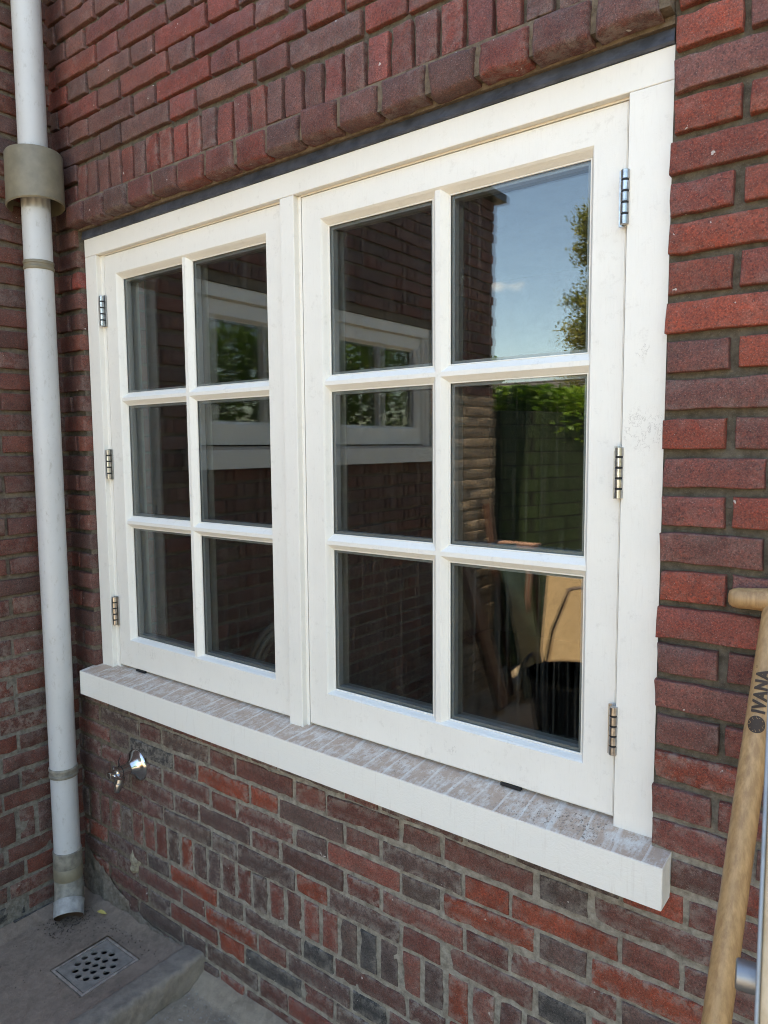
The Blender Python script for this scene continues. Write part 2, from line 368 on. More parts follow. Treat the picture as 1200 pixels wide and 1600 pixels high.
PAL_UP = _rich(PAL_UP, 1.03, 1.22); PAL_RT = _rich(PAL_RT, 1.08, 1.24); PAL_LO = _rich(PAL_LO, .96, 1.14); PAL_LF = _rich(PAL_LF, .95, 1.25)
PAL_TN = [(.40, .29, .20), (.37, .27, .185), (.42, .31, .21)]
class Bricks:
    def __init__(s, fmap, flip=False, coarse=1.0, smear=lambda x, z: 0.0): s.smear = smear; s.V = []; s.F = []; s.C = []; s.Rn = []; s.MI = []; s.n = 0; s.map = fmap; s.flip = flip; s.coarse = coarse
    def ax(s, a, b, r):
        L = b - a; st = .019 * s.coarse; k = max(1, int((L - 2 * r) / st)); e = [0, r * .22, r * .6, r]
        return np.array([a + x for x in e] + [a + r + (L - 2 * r) * i / k for i in range(1, k)] + [b - x for x in e[::-1]])
    def brick(s, a0, a1, h0, h1, face, colr, back=.07, rr=.0030, wob=.0015, tilt=.0014):
        xs = s.ax(a0, a1, rr); zs = s.ax(h0, h1, rr); nx, nz = len(xs), len(zs)
        X, Z = np.meshgrid(xs, zs); X = X.ravel(); Z = Z.ravel()
        dx = np.minimum(X - a0, a1 - X); dz = np.minimum(Z - h0, h1 - Z)
        def rd(d): d = np.clip(d, 0, rr); return rr - np.sqrt(np.maximum(rr * rr - (rr - d) ** 2, 0))
        seed = rng.random() * 100
        drop = np.minimum(np.hypot(rd(dx), rd(dz)), rr * 1.3)
        P = np.stack([X * 26, Z * 26, np.full_like(X, seed)], 1); P2 = P * 3.1; P3 = P * 7
        edge = np.clip(1 - np.minimum(dx, dz) / .010, 0, 1)
        n1 = vnoise(P, 1); n2 = vnoise(P2, 2); n3 = vnoise(P3, 5)
        chip = np.clip(vnoise(P * 1.7, 9) - .30, 0, 1) * edge * .010 + np.clip(vnoise(P3 * .8, 6) - .45, 0, 1) * edge * .006
        D = face - drop + rng.normal() * tilt * .7 + (X - (a0 + a1) / 2) * rng.normal() * tilt * 8 + (Z - (h0 + h1) / 2) * rng.normal() * tilt * 16 + n1 * .0009 + n2 * .0006 - chip + n3 * .0003 * (1 - edge)
        cx = (a0 + a1) / 2; cz = (h0 + h1) / 2
        Xo = X + edge * (vnoise(P * 1.3, 3) * wob + vnoise(P3, 7) * wob * .45) - np.sign(X - cx) * chip * .3
        Zo = Z + edge * (vnoise(P * 1.3, 4) * wob + vnoise(P3, 8) * wob * .45) - np.sign(Z - cz) * chip * .3
        sl = rng.normal() * .006; Zo = Zo + (X - cx) * sl
        n0 = s.n
        idx = np.arange(nx * nz).reshape(nz, nx) + n0
        f = np.stack([idx[:-1, :-1], idx[:-1, 1:], idx[1:, 1:], idx[1:, :-1]], -1).reshape(-1, 4)
        ring = np.concatenate([idx[0, :], idx[1:, -1], idx[-1, -2::-1], idx[-2:0:-1, 0]])
        rl = ring - n0; m = len(rl)
        bX = Xo[rl]; bZ = Zo[rl]; bD = np.full(m, face - back)
        bi = np.arange(m) + n0 + nx * nz
        f2 = np.stack([np.roll(ring, -1), ring, bi, np.roll(bi, -1)], -1)
        V = s.map(np.concatenate([Xo, bX]), np.concatenate([D, bD]), np.concatenate([Zo, bZ]))
        F = np.concatenate([f, f2])
        if s.flip: F = F[:, ::-1]
        s.V.append(V); s.F.append(F); s.MI.append(np.zeros(len(F), int))
        c = np.array(colr) * (1 + rng.normal() * .10)
        eg = np.concatenate([np.clip(1 - np.minimum(dx, dz) / .014, 0, 1), np.ones(m)]) * s.smear((a0 + a1) / 2, (h0 + h1) / 2); s.C.append(np.concatenate([np.tile(c, (len(V), 1)), eg[:, None]], 1)); s.Rn.append(np.full(len(V), rng.random())); s.n += len(V)
    def sheet(s, xs, zs, dfun, cfun, holes=(), back=.1):
        X, Z = np.meshgrid(xs, zs); sh = X.shape; X = X.ravel(); Z = Z.ravel()
        P = np.stack([X * 60, Z * 60, X * 0], 1)
        D = dfun(X, Z) + vnoise(P, 1) * .0011 + vnoise(P * 2.7, 2) * .0007
        idx = np.arange(X.size).reshape(sh) + s.n
        cxm = (xs[:-1] + xs[1:]) / 2; czm = (zs[:-1] + zs[1:]) / 2
        CX, CZ = np.meshgrid(cxm, czm); keep = np.ones(CX.shape, bool)
        for (x0, x1, z0, z1) in holes: keep &= ~((CX > x0) & (CX < x1) & (CZ > z0) & (CZ < z1))
        f = np.stack([idx[:-1, :-1], idx[:-1, 1:], idx[1:, 1:], idx[1:, :-1]], -1)[keep]
        V = s.map(X, D, Z); F = f.reshape(-1, 4)
        if s.flip: F = F[:, ::-1]
        s.V.append(V); s.F.append(F); s.MI.append(np.ones(len(F), int)); s.C.append(np.concatenate([cfun(X, Z), np.ones((len(V), 1))], 1)); s.Rn.append(np.zeros(len(V))); s.n += len(V)
        for (x0, x1, z0, z1) in holes:    # the reveal of each opening
            q = [(x0, z0), (x1, z0), (x1, z1), (x0, z1)]
            for i in range(4):
                a, b = q[i], q[(i + 1) % 4]
                d0 = dfun(np.array([a[0], b[0]]), np.array([a[1], b[1]]))
                V = s.map(np.array([a[0], b[0], b[0], a[0]]), np.array([d0[0], d0[1], d0[1] - back, d0[0] - back]), np.array([a[1], b[1], b[1], a[1]]))
                s.V.append(V); s.F.append(np.array([[s.n, s.n + 1, s.n + 2, s.n + 3]])); s.MI.append(np.ones(1, int)); s.C.append(np.concatenate([cfun(V[:, 0], V[:, 2]), np.ones((len(V), 1))], 1)); s.Rn.append(np.zeros(4)); s.n += 4
    def make(s, name, parent):
        return pyd(name, np.concatenate(s.V).tolist(), np.concatenate(s.F).tolist(), [BRICK, MORTAR], parent, True, np.concatenate(s.MI), np.concatenate(s.C), np.concatenate(s.Rn))
def pick(p): return p[rng.integers(len(p))]
def row(B, x0, x1, zc, hh, face, origin, first_is_header_centre, palf, j=.011, period=.3262, H=.0965, minw=.025, **k):
    # flemish bond: a header centred on origin (or half a period off)
    o = origin + (0 if first_is_header_centre else period / 2)
    n0 = int(math.floor((x0 - o) / period)) - 1
    for i in range(n0, n0 + int((x1 - x0) / period) + 4):
        c = o + i * period
        for a, b in ((c - H / 2, c + H / 2), (c + H / 2 + j, c + period - H / 2 - j)):
            a2 = a + rng.normal() * .0014; b2 = b + rng.normal() * .0014
            a2, b2 = max(a2, x0), min(b2, x1)
            if b2 - a2 < minw: continue
            dz = rng.normal() * .0012; dh = rng.normal() * .0009
            B.brick(a2, b2, zc - hh / 2 + dz - dh, zc + hh / 2 + dz + dh, face, palf((a2 + b2) / 2, zc), **k)

YB = .025                        # brick face stands 25 mm in front of the window frame's face
GZ, BASIN = -.82, -.79
XL = -.115
# ---- the house
house = thing('brick_house', (1.0, .5, GZ), 'dark red brick house wall with the white twelve-pane window', 'house')
def smear_main(x, z): return (.25 + .75 * rng.random()) * (.74 if z < .02 else (.6 if (z < .16 and x > 1.7) else .16))
B = Bricks(lambda a, d, h: np.stack([a, -d, h], 1), smear=smear_main)
XR, XE, ZT = 1.743, 2.7, 2.56
def pal_main(x, z):
    if z > 1.3 : return pick(PAL_UP if x < 1.74 else PAL_RT)
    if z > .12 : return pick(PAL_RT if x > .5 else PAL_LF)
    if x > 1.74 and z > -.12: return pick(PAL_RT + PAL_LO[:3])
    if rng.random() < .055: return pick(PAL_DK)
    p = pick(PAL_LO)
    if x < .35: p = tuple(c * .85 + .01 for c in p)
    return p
for m in range(-2, 20):          # beside the window
    zc = .094 + .0621 * m
    # right of it
    x = XR + (0.034 if m == -2 else rng.normal() * .0022)
    seq = ([.0965, .208, .0965, .208, .0965, .208] if m % 2 == 0 else [.153, .0965, .208, .0965, .208, .0965])
    for L in seq:
        if x > XE: break
        B.brick(x, x + L + rng.normal() * .002, zc - .0245 + rng.normal() * .001, zc + .0245 + rng.normal() * .001, YB, pal_main(x + .05, zc), wob=.002)
        x += L + .0115
    # left of it, to the corner
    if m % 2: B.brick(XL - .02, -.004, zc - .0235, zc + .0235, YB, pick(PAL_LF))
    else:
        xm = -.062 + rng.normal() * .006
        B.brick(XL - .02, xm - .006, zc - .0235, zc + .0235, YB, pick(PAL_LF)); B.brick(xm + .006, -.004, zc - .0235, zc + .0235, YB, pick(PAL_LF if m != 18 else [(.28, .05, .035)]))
row(B, XL - .02, XE, -.0915, .047, YB, 1.583, False, pal_main, wob=.0018)
for n in range(1, 6): row(B, XL - .02, XE, -.149 - .0597 * (n - 1), .0475, YB, 1.583, n % 2 == 1, pal_main, wob=.0018)
x = XL - .02 + .004             # lower band of bricks on edge
while x < XE:
    wd = .0475 + rng.normal() * .0015
    B.brick(x, x + wd, -.519, -.4235, YB, pick(PAL_LO) if rng.random() > .08 else pick(PAL_DK), wob=.002); x += wd + .0135
for n in range(0, 6): row(B, XL - .02, XE, -.5565 - .0597 * n, .047, YB, 1.60, n % 2 == 0, pal_main, wob=.002)
# upper wall
k = 0; zc = 1.5735
while zc < ZT:
    row(B, XL - .02, 1.74, zc, .0505, YB, .687, k % 2 == 1, pal_main, wob=.0017); zc += .0615; k += 1
for m in range(20, 40):
    zc = .094 + .0621 * m
    if zc > ZT: break
    row(B, XR + .004, XE, zc, .0495, YB, 1.956, m % 2 == 1, pal_main, wob=.002)
    if zc < 1.54:
        B.brick(XL - .02, -.012 if m < 22 else .012, zc - .024, zc + .024, YB, pick(PAL_UP))
HOLE = (-.006, XR - .001, -.06, 1.372)
SLOT = 0
def dmain(X, Z):
    t = np.clip((Z - .02) / .16, 0, 1); t = np.where(X > 1.7, np.clip((Z + .02) / .3, 0, 1), t)
    return YB - (.0048 + .0095 * t) + 0 * X
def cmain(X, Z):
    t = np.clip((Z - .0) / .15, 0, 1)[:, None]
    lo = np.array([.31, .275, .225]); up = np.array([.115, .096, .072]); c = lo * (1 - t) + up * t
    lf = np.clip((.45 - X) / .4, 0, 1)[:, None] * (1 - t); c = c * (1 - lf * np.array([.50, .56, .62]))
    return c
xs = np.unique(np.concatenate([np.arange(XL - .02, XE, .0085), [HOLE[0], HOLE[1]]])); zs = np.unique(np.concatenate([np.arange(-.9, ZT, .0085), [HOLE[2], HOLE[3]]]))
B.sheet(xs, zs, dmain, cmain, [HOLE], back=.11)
B.make('wall', house)
# lintel: bricks on edge, and under them a row of headers standing proud
L_ = Bricks(lambda a, d, h: np.stack([a, -d, h], 1), smear=lambda x, z: .35 * rng.random())
x = .021
while x < 1.735:
    wd = min(.0475 + rng.normal() * .0013, 1.738 - x)
    L_.brick(x, x + wd, 1.4385 + rng.normal() * .001, 1.531 + rng.normal() * .0015, YB + .001, pick(PAL_UP), wob=.0018); x += wd + .0112
x = -.012
while x < 1.70:
    wd = min(.0985 + rng.normal() * .0025, 1.741 - x)
    L_.brick(x, x + wd, 1.363 + rng.normal() * .0012, 1.4245 + rng.normal() * .0012, YB + .027, tuple(c * .78 for c in pick(PAL_UP)), back=.10, rr=.010, wob=.0030, tilt=.0030); x += wd + .0115
L_.make('brick_lintel', house)
bm = bmesh.new(); box(bm, -.01, 1.741, -.040, .08, 1.372, 1.43); box(bm, -.012, 1.741, -.012, .1, 1.358, 1.371)
pm = bmo('lintel_mortar', bm, MORTAR, house)
a = pm.data.attributes.new('bcol', 'FLOAT_COLOR', 'POINT')
for d_ in a.data: d_.color = (.17, .125, .085, 1)

# ------------------------------------------------------------------ window builder (local: x right, y into the wall, z up)
def window(parent, M, W, H, jl, jr, head, mull, sashes, name_root, sill, hinges, room=True, detailed=True):
    def fix(o): o.data.transform(M); return o
    bm = bmesh.new(); b = .0016
    box(bm, 0, W, 0, .085, H - head, H, b)
    for x0, x1 in jl + jr: box(bm, x0, x1, .0004, .085, .004, H - head - .0004, b)
    for x0, x1 in mull: box(bm, x0, x1, .0006, .085, .004, H - head - .0004, b)
    # stepped rebate behind the frame's face
    for (x0, x1, z0, z1, _) in sashes:
        box(bm, x0 - .02, x0 - .002, .0165, .08, .006, H - head - .001)
        box(bm, x1 + .002, x1 + .012, .0165, .08, .006, H - head - .001)
        box(bm, x0 - .002, x1 + .002, .0165, .08, z1 + .002, H - head + .002)
    fr = fix(bmo('window', bm, WHITE, parent))
    s = bmesh.new(); poly = [(-.07, -.0745), (-.07, -.0015), (-.0685, 0), (.028, .0115), (.0285, .0125), (.10, .0145), (.10, -.0745)]
    vs = prism(s, poly, sill[0], sill[1]);
    es = [e for e in s.edges if abs(e.verts[0].co.x - e.verts[1].co.x) < 1e-6 and (min(e.verts[0].co.y, e.verts[1].co.y) < -.06)]
    bmesh.ops.bevel(s, geom=es, offset=.0012, segments=1, affect='EDGES')
    so_ = fix(bmo('window_sill', s, SILL, fr))
    Y0, YG = .0155, .0345
    for (x0, x1, z0, z1, op) in sashes:
        cols, rows, ins = op[:3]
        bm = bmesh.new()
        V = {}
        def v(x, y, z):
            k = (round(x, 5), round(y, 5), round(z, 5))
            if k not in V: V[k] = bm.verts.new((x, y, z))
            return V[k]
        def q(a, b_, c, d):
            try: bm.faces.new((v(*a), v(*b_), v(*c), v(*d)))
            except ValueError: pass
        OX0, OX1, OZ0, OZ1 = op[3]; Y1 = Y0 + .0040; YB_ = YG - .0030
        k1 = .26
        # the ring of stiles and rails
        q((x0, Y0, z0), (x1, Y0, z0), (OX1, Y0, OZ0), (OX0, Y0, OZ0)); q((x0, Y0, z1), (OX0, Y0, OZ1), (OX1, Y0, OZ1), (x1, Y0, z1))
        q((x0, Y0, z0), (OX0, Y0, OZ0), (OX0, Y0, OZ1), (x0, Y0, z1)); q((x1, Y0, z0), (x1, Y0, z1), (OX1, Y0, OZ1), (OX1, Y0, OZ0))
        gl0, gl1, gb0, gb1 = cols[0][0], cols[-1][1], rows[0][0], rows[-1][1]
        PX0 = OX0 + (gl0 - OX0) * k1; PX1 = OX1 + (gl1 - OX1) * k1; PZ0 = OZ0 + (gb0 - OZ0) * k1; PZ1 = OZ1 + (gb1 - OZ1) * k1
        q((OX0, Y0, OZ0), (OX1, Y0, OZ0), (PX1, Y1, PZ0), (PX0, Y1, PZ0)); q((OX0, Y0, OZ1), (PX0, Y1, PZ1), (PX1, Y1, PZ1), (OX1, Y0, OZ1))
        q((OX0, Y0, OZ0), (PX0, Y1, PZ0), (PX0, Y1, PZ1), (OX0, Y0, OZ1)); q((OX1, Y0, OZ0), (OX1, Y0, OZ1), (PX1, Y1, PZ1), (PX1, Y1, PZ0))
        fx = [PX0]
        for c, d in zip(cols[:-1], cols[1:]): m_ = (c[1] + d[0]) / 2; fx += [m_ - .006, m_ + .006]
        fx.append(PX1); fz = [PZ0]
        for c, d in zip(rows[:-1], rows[1:]): m_ = (c[1] + d[0]) / 2; fz += [m_ - .0052, m_ + .0042]
        fz.append(PZ1)
        for i in range(0, len(fx) - 1):
            for j in range(0, len(fz) - 1):
                a0, a1, c0, c1 = fx[i], fx[i + 1], fz[j], fz[j + 1]
                if i % 2 or j % 2: q((a0, Y1, c0), (a1, Y1, c0), (a1, Y1, c1), (a0, Y1, c1)); continue
                g0_, g1_ = cols[i // 2]; h0_, h1_ = rows[j // 2]
                def rect(t_, ex, y): # t_=0 at the bar face, 1 at the bead
                    return (a0 + (g0_ - ex - a0) * t_, a1 + (g1_ + ex - a1) * t_, c0 + (h0_ - ex - c0) * t_, c1 + (h1_ + ex - c1) * t_, y)
                lv = [rect(0, 0, Y1), rect(1, .0032, YB_), rect(1, .0026, YB_ + .0016), rect(1, .0022, YB_ + .0008), rect(1, .0006, YB_ + .0008), rect(1, 0, YB_ + .0014), rect(1, 0, YG + .001)]
                for (l0, l1, l2, l3, ly), (n0_, n1_, n2_, n3_, ny_) in zip(lv[:-1], lv[1:]):
                    q((l0, ly, l2), (l1, ly, l2), (n1_, ny_, n2_), (n0_, ny_, n2_)); q((l0, ly, l3), (n0_, ny_, n3_), (n1_, ny_, n3_), (l1, ly, l3))
                    q((l0, ly, l2), (n0_, ny_, n2_), (n0_, ny_, n3_), (l0, ly, l3)); q((l1, ly, l2), (l1, ly, l3), (n1_, ny_, n3_), (n1_, ny_, n2_))
        for a_, b_ in (((x0, z0), (x1, z0)), ((x1, z0), (x1, z1)), ((x1, z1), (x0, z1)), ((x0, z1), (x0, z0))):
            q((a_[0], Y0, a_[1]), (a_[0], .07, a_[1]), (b_[0], .07, b_[1]), (b_[0], Y0, b_[1]))
        es = [e for e in bm.edges if len(e.link_faces) == 2 and all(abs(vv.co.y - Y0) < 1e-6 for vv in e.verts) and any(abs(f.normal.y) < .2 for f in (e.link_faces if not bm.normal_update() else []))]
        if es: bmesh.ops.bevel(bm, geom=es, offset=.0014, segments=2, affect='EDGES')
        sh = fix(bmo('casement', bm, WHITE, fr))
        # inside of the casement: rails, stiles and bars behind the glass
        bm = bmesh.new(); yi0, yi1 = YG + .0265, YG + .05
        g0, g1, h0, h1 = cols[0][0], cols[-1][1], rows[0][0], rows[-1][1]
        box(bm, x0 + .001, g0, yi0, yi1, z0, z1); box(bm, g1, x1 - .001, yi0, yi1, z0, z1)
        box(bm, g0, g1, yi0, yi1, z0, h0); box(bm, g0, g1, yi0, yi1, h1, z1)
        for c, d in zip(cols[:-1], cols[1:]): box(bm, c[1], d[0], yi0 + .001, yi1 - .001, h0, h1)
        for c, d in zip(rows[:-1], rows[1:]): box(bm, g0, g1, yi0 + .002, yi1 - .002, c[1], d[0])
        fix(bmo('casement_inner_frame', bm, INNERW, fr))
        for c in cols:
            for r in rows:
                a0, a1, c0, c1 = c[0] - .002, c[1] + .002, r[0] - .002, r[1] + .002
                bm = bmesh.new(); box(bm, a0, a1, YG, YG + .004, c0, c1)
                bm2 = bmesh.new(); box(bm2, a0, a1, YG + .0205, YG + .0245, c0, c1)
                p = fix(bmo('pane', bm, GLASSO, fr)); p2 = fix(bmo('inner_pane', bm2, GLASS, fr))
                bm = bmesh.new(); t_ = .0085; ya, yb = YG + .0045, YG + .0200
                box(bm, a0 + .001, a0 + t_, ya, yb, c0 + .001, c1 - .001); box(bm, a1 - t_, a1 - .001, ya, yb, c0 + .001, c1 - .001)
                box(bm, a0 + t_, a1 - t_, ya, yb, c0 + .001, c0 + t_); box(bm, a0 + t_, a1 - t_, ya, yb, c1 - t_, c1 - .001)
                fix(bmo('spacer_bar', bm, SPACER, fr))
    for (hx, hy, hz) in hinges:
        bm = bmesh.new(); hh = .046; n = 5
        for i in range(n):
            za = hz - hh + i * 2 * hh / n; zb = za + 2 * hh / n
            tube(bm, [(hx, hy, za + .0015), (hx, hy, za + .0022), (hx, hy, zb - .0022), (hx, hy, zb - .0015)], [.0062, .0072, .0072, .0062], 20)
            if i: tube(bm, [(hx, hy, za - .0016), (hx, hy, za + .0016)], .0064, 16, mi=1)
        box(bm, hx - .0115, hx + .0115, hy + .0055, hy + .0085, hz - hh, hz + hh, 0)
        fix(bmo('hinge', bm, [ZINC, BLACK], fr, smooth=True, angle=R(40)))
    return fr

colsR = [(.970, 1.2535), (1.2970, 1.5895)]; colsL = [(a - .822, b - .822) for a, b in colsR]
rws = [(.1135, .4540), (.4925, .8270), (.8660, 1.2015)]; INS = 0
OR = (.958, 1.602, .103, 1.2175); OL = (OR[0] - .822, OR[1] - .822, OR[2], OR[3])
win = window(house, Matrix.Identity(4), 1.752, 1.333, [(0, .0593)], [(1.6665, 1.752)], .0525, [(.8435, .8885)],
       [(.078, .836, .0185, 1.275, (colsL, rws, INS, OL)), (.900, 1.6605, .0185, 1.275, (colsR, rws, INS, OR))], 'window', (-.018, 1.775),
       [(.0745, .0045, z) for z in (1.113, .650, .190)] + [(1.6635, -.0015, z) for z in (1.113, .650, .187)])
bm = bmesh.new()                      # black drain vents under the casements
bm.free()
for x in (.165, 1.43):
    bm = bmesh.new(); box(bm, x, x + .045, .0125, .02, .0120, .0178); bmo('drain_slot', bm, BLACK, win)
bm = bmesh.new(); prism(bm, [(-.0035, 1.3335), (-.006, 1.337), (-.001, 1.3635), (.07, 1.366), (.07, 1.3335)], -.004, 1.7385)
bmo('lead_flashing', bm, LEAD, win)
# room behind the window
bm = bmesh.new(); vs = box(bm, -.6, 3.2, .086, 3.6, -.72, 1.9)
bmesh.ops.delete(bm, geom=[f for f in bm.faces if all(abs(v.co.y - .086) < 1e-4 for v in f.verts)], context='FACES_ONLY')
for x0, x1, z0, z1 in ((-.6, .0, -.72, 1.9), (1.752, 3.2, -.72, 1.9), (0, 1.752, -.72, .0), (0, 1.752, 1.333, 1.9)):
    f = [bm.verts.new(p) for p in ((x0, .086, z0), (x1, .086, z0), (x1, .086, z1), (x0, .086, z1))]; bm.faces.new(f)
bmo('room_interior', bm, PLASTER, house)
# rest of the house body
HB = m_brickshader('plain_brickwork', (.20, .06, .05), (.15, .055, .05), (.11, .095, .075))
bm = bmesh.new(); box(bm, -6, XL - .02, -YB + .004, .3, -.9, 4.0); box(bm, XE, 4.2, -YB + .004, .3, -.9, 4.0); box(bm, XL - .02, XE, -YB + .004, .3, ZT - .005, 4.0)
box(bm, -6, -5.7, .3, 8, -.9, 4.0); box(bm, 3.9, 4.2, .3, 8, -.9, 4.0); box(bm, -6, 4.2, 7.9, 8.2, -.9, 4.0)
bmo('house_body', bm, HB, house)
bm = bmesh.new(); prism(bm, [(-.35, 3.95), (-.35, 4.03), (4.1, 7.2), (8.5, 4.03), (8.5, 3.95)], -6.3, 4.5)
bmo('roof', bm, TILE, house)

# ------------------------------------------------------------------ the extension on the left
ext = thing('brick_extension', (-2.0, -1.3, GZ), 'low brick extension on the left at a right angle to the house', 'extension')
E_ = Bricks(lambda a, d, h: np.stack([XL + d, -a, h], 1), True, 1.25, smear=lambda x, z: (.5 if z < .3 else .3) * rng.random())
LEN, ET = 2.70, 2.17
WX0, WX1, WZ0, WZ1 = .385, 2.015, .69, 1.333
def pal_left(x, z):
    if x > 2.18 and z < 1.02: return pick(PAL_TN)
    if z < -.70: return pick(PAL_DK + PAL_LO[:2])
    return pick(PAL_LF)
def erow(zc, hh, par):
    for a, b in (((.0, WX0), (WX1, LEN)) if (WZ0 - .07 < zc < WZ1 + .01) else ((.0, LEN),)):
        row(E_, a + .002, b, zc, hh, 0, .17, par, pal_left, wob=.002, tilt=.0018)
for m in range(-2, 36):
    zc = .094 + .0621 * m
    if zc > ET: break
    erow(zc, .0485, m % 2 == 0)
erow(-.0915, .047, True)
for n in range(1, 6): erow(-.149 - .0597 * (n - 1), .0475, n % 2 == 0)
x = .004
while x < LEN - .05: E_.brick(x, x + .0475, -.519, -.4235, 0, pick(PAL_LF), wob=.002); x += .061
for n in range(0, 6): erow(-.5565 - .0597 * n, .047, n % 2 == 1)
def dleft(X, Z): return -(.0035 + .0075 * np.clip((Z - .0) / .3, 0, 1) * np.where((X > 2.18) & (Z < 1.02), .1, 1))
def cleft(X, Z):
    t = np.clip((Z + .1) / .3, 0, 1)[:, None]
    c = np.array([.20, .18, .15]) * (1 - t) + np.array([.17, .135, .10]) * t
    return np.where(((X > 2.18) & (Z < 1.02))[:, None], np.array([.27, .20, .135]), c)
E_.sheet(np.unique(np.concatenate([np.arange(0, LEN, .014), [LEN - .008, WX0, WX1]])), np.unique(np.concatenate([np.arange(-.9, ET, .014), [ET, WZ0 - .07, WZ1]])), dleft, cleft, [(WX0, WX1, WZ0 - .07, WZ1)], back=.1)
E_.make('wall', ext)
Mx = Matrix.Translation((XL - .018, -WX1 + .002, WZ0)) @ Matrix.Rotation(R(90), 4, 'Z')
W2, H2 = WX1 - WX0 - .004, WZ1 - WZ0 - .002
window(ext, Mx, W2, H2, [(0, .06)], [(W2 - .06, W2)], .052, [(W2 / 2 - .023, W2 / 2 + .023)],
       [(.066, W2 / 2 - .027, .0185, H2 - .058, ([(.138, .402), (.442, W2 / 2 - .098)], [(.112, H2 - .13)], 0, (.125, W2 / 2 - .085, .10, H2 - .115))),
        (W2 / 2 + .027, W2 - .066, .0185, H2 - .058, ([(W2 / 2 + .098, W2 - .442), (W2 - .402, W2 - .138)], [(.112, H2 - .13)], 0, (W2 / 2 + .085, W2 - .125, .10, H2 - .115)))],
       'w', (-.03, W2 + .03), [(W2 - .063, -.001, .5), (W2 - .063, -.001, .15)])
bm = bmesh.new()
box(bm, -4, XL - .075, -LEN, -.05, ET - .1, ET)                 # ceiling slab
box(bm, -4, XL - .012, -LEN - .0, -LEN + .1, -.9, ET); box(bm, -4, -3.9, -LEN, -.05, -.9, ET); box(bm, -4, XL - .1, -LEN, -.05, -.9, -.7)
bmo('extension_body', bm, m_brickshader('extension_brickwork', (.15, .05, .04), (.12, .045, .04), (.10, .085, .07)), ext)
bm = bmesh.new(); box(bm, -4.05, XL + .055, -LEN - .06, -.035, ET + .002, ET + .05, .004)
bmo('roof', bm, m_simple('roof_edge', (.05, .05, .055), .5), ext)

# ------------------------------------------------------------------ ground
def grid(name, x0, x1, y0, y1, z, nx, ny, amp, mat, parent=None, hole=None, edge=None):
    xs = np.linspace(x0, x1, nx); ys = np.linspace(y0, y1, ny); X, Y = np.meshgrid(xs, ys)
    P = np.stack([X.ravel() * 14, Y.ravel() * 14, X.ravel() * 0], 1); Z = z + vnoise(P, 3) * amp + vnoise(P * 4, 5) * amp * .4
    if edge is not None: Z = Z + edge(X.ravel(), Y.ravel())
    i = np.arange(nx * ny).reshape(ny, nx); F = np.stack([i[:-1, :-1], i[:-1, 1:], i[1:, 1:], i[1:, :-1]], -1)
    if hole:
        cx = (X[:-1, :-1] + X[1:, 1:]) / 2; cy = (Y[:-1, :-1] + Y[1:, 1:]) / 2
        F = F[~((cx > hole[0]) & (cx < hole[1]) & (cy > hole[2]) & (cy < hole[3]))]
    return pyd(name, np.stack([X.ravel(), Y.ravel(), Z], 1).tolist(), F.reshape(-1, 4).tolist(), mat, parent, True)
DX0, DX1, DY0, DY1 = .160, .322, -.296, -.118      # the floor drain
def bedge(X, Y):   # dirt banked against the walls and towards the kerb
    d = np.minimum(X - XL, -YB - Y); return np.clip(.05 - d, 0, .05) * .35 + np.clip(.05 - (.42 - X), 0, .05) * .0
xs_ = None
tag(grid('pavement', -.16, .435, -1.6, 0, BASIN, 86, 210, .0016, CONC, hole=(DX0 - .002, DX1 + .002, DY0 - .002, DY1 + .002), edge=bedge), kind='structure')
tag(grid('yard_ground', .43, 3.2, -1.9, 0, GZ, 260, 180, .0045, GRIT, edge=lambda X, Y: np.clip(.06 - (-YB - Y), 0, .06) * .5), kind='structure')
gd = pyd('ground', [(-400, -400, GZ - .03), (400, -400, GZ - .03), (400, 400, GZ - .03), (-400, 400, GZ - .03)], [(0, 1, 2, 3)], SAND); tag(gd, kind='structure')
# kerb, rough cast concrete
ny = 120; prof = [(.425, -.9), (.424, -.757), (.427, -.7505), (.433, -.7475), (.492, -.7475), (.4985, -.7505), (.502, -.757), (.505, -.80), (.507, -.9)]
pr = []
for (a, b), (c, d) in zip(prof[:-1], prof[1:]):
    L = math.hypot(c - a, d - b); k = max(1, int(L / .008))
    for i in range(k): pr.append((a + (c - a) * i / k, b + (d - b) * i / k))
pr.append(prof[-1]); ys = np.linspace(-.02, -1.6, 170); V = []
for y in ys:
    for (x, z) in pr: V.append((x, y, z))
V = np.array(V); n = vnoise(V * 22, 1) * .0035 + vnoise(V * 70, 2) * .002; n2 = vnoise(V * 22, 4) * .0035 + vnoise(V * 70, 5) * .0015
V[:, 0] += n; V[:, 2] += n2
m_ = len(pr); i = np.arange(len(V)).reshape(len(ys), m_); F = np.stack([i[:-1, :-1], i[:-1, 1:], i[1:, 1:], i[1:, :-1]], -1).reshape(-1, 4)
tag(pyd('kerb', V.tolist(), F.tolist(), KERB, None, True), kind='structure')

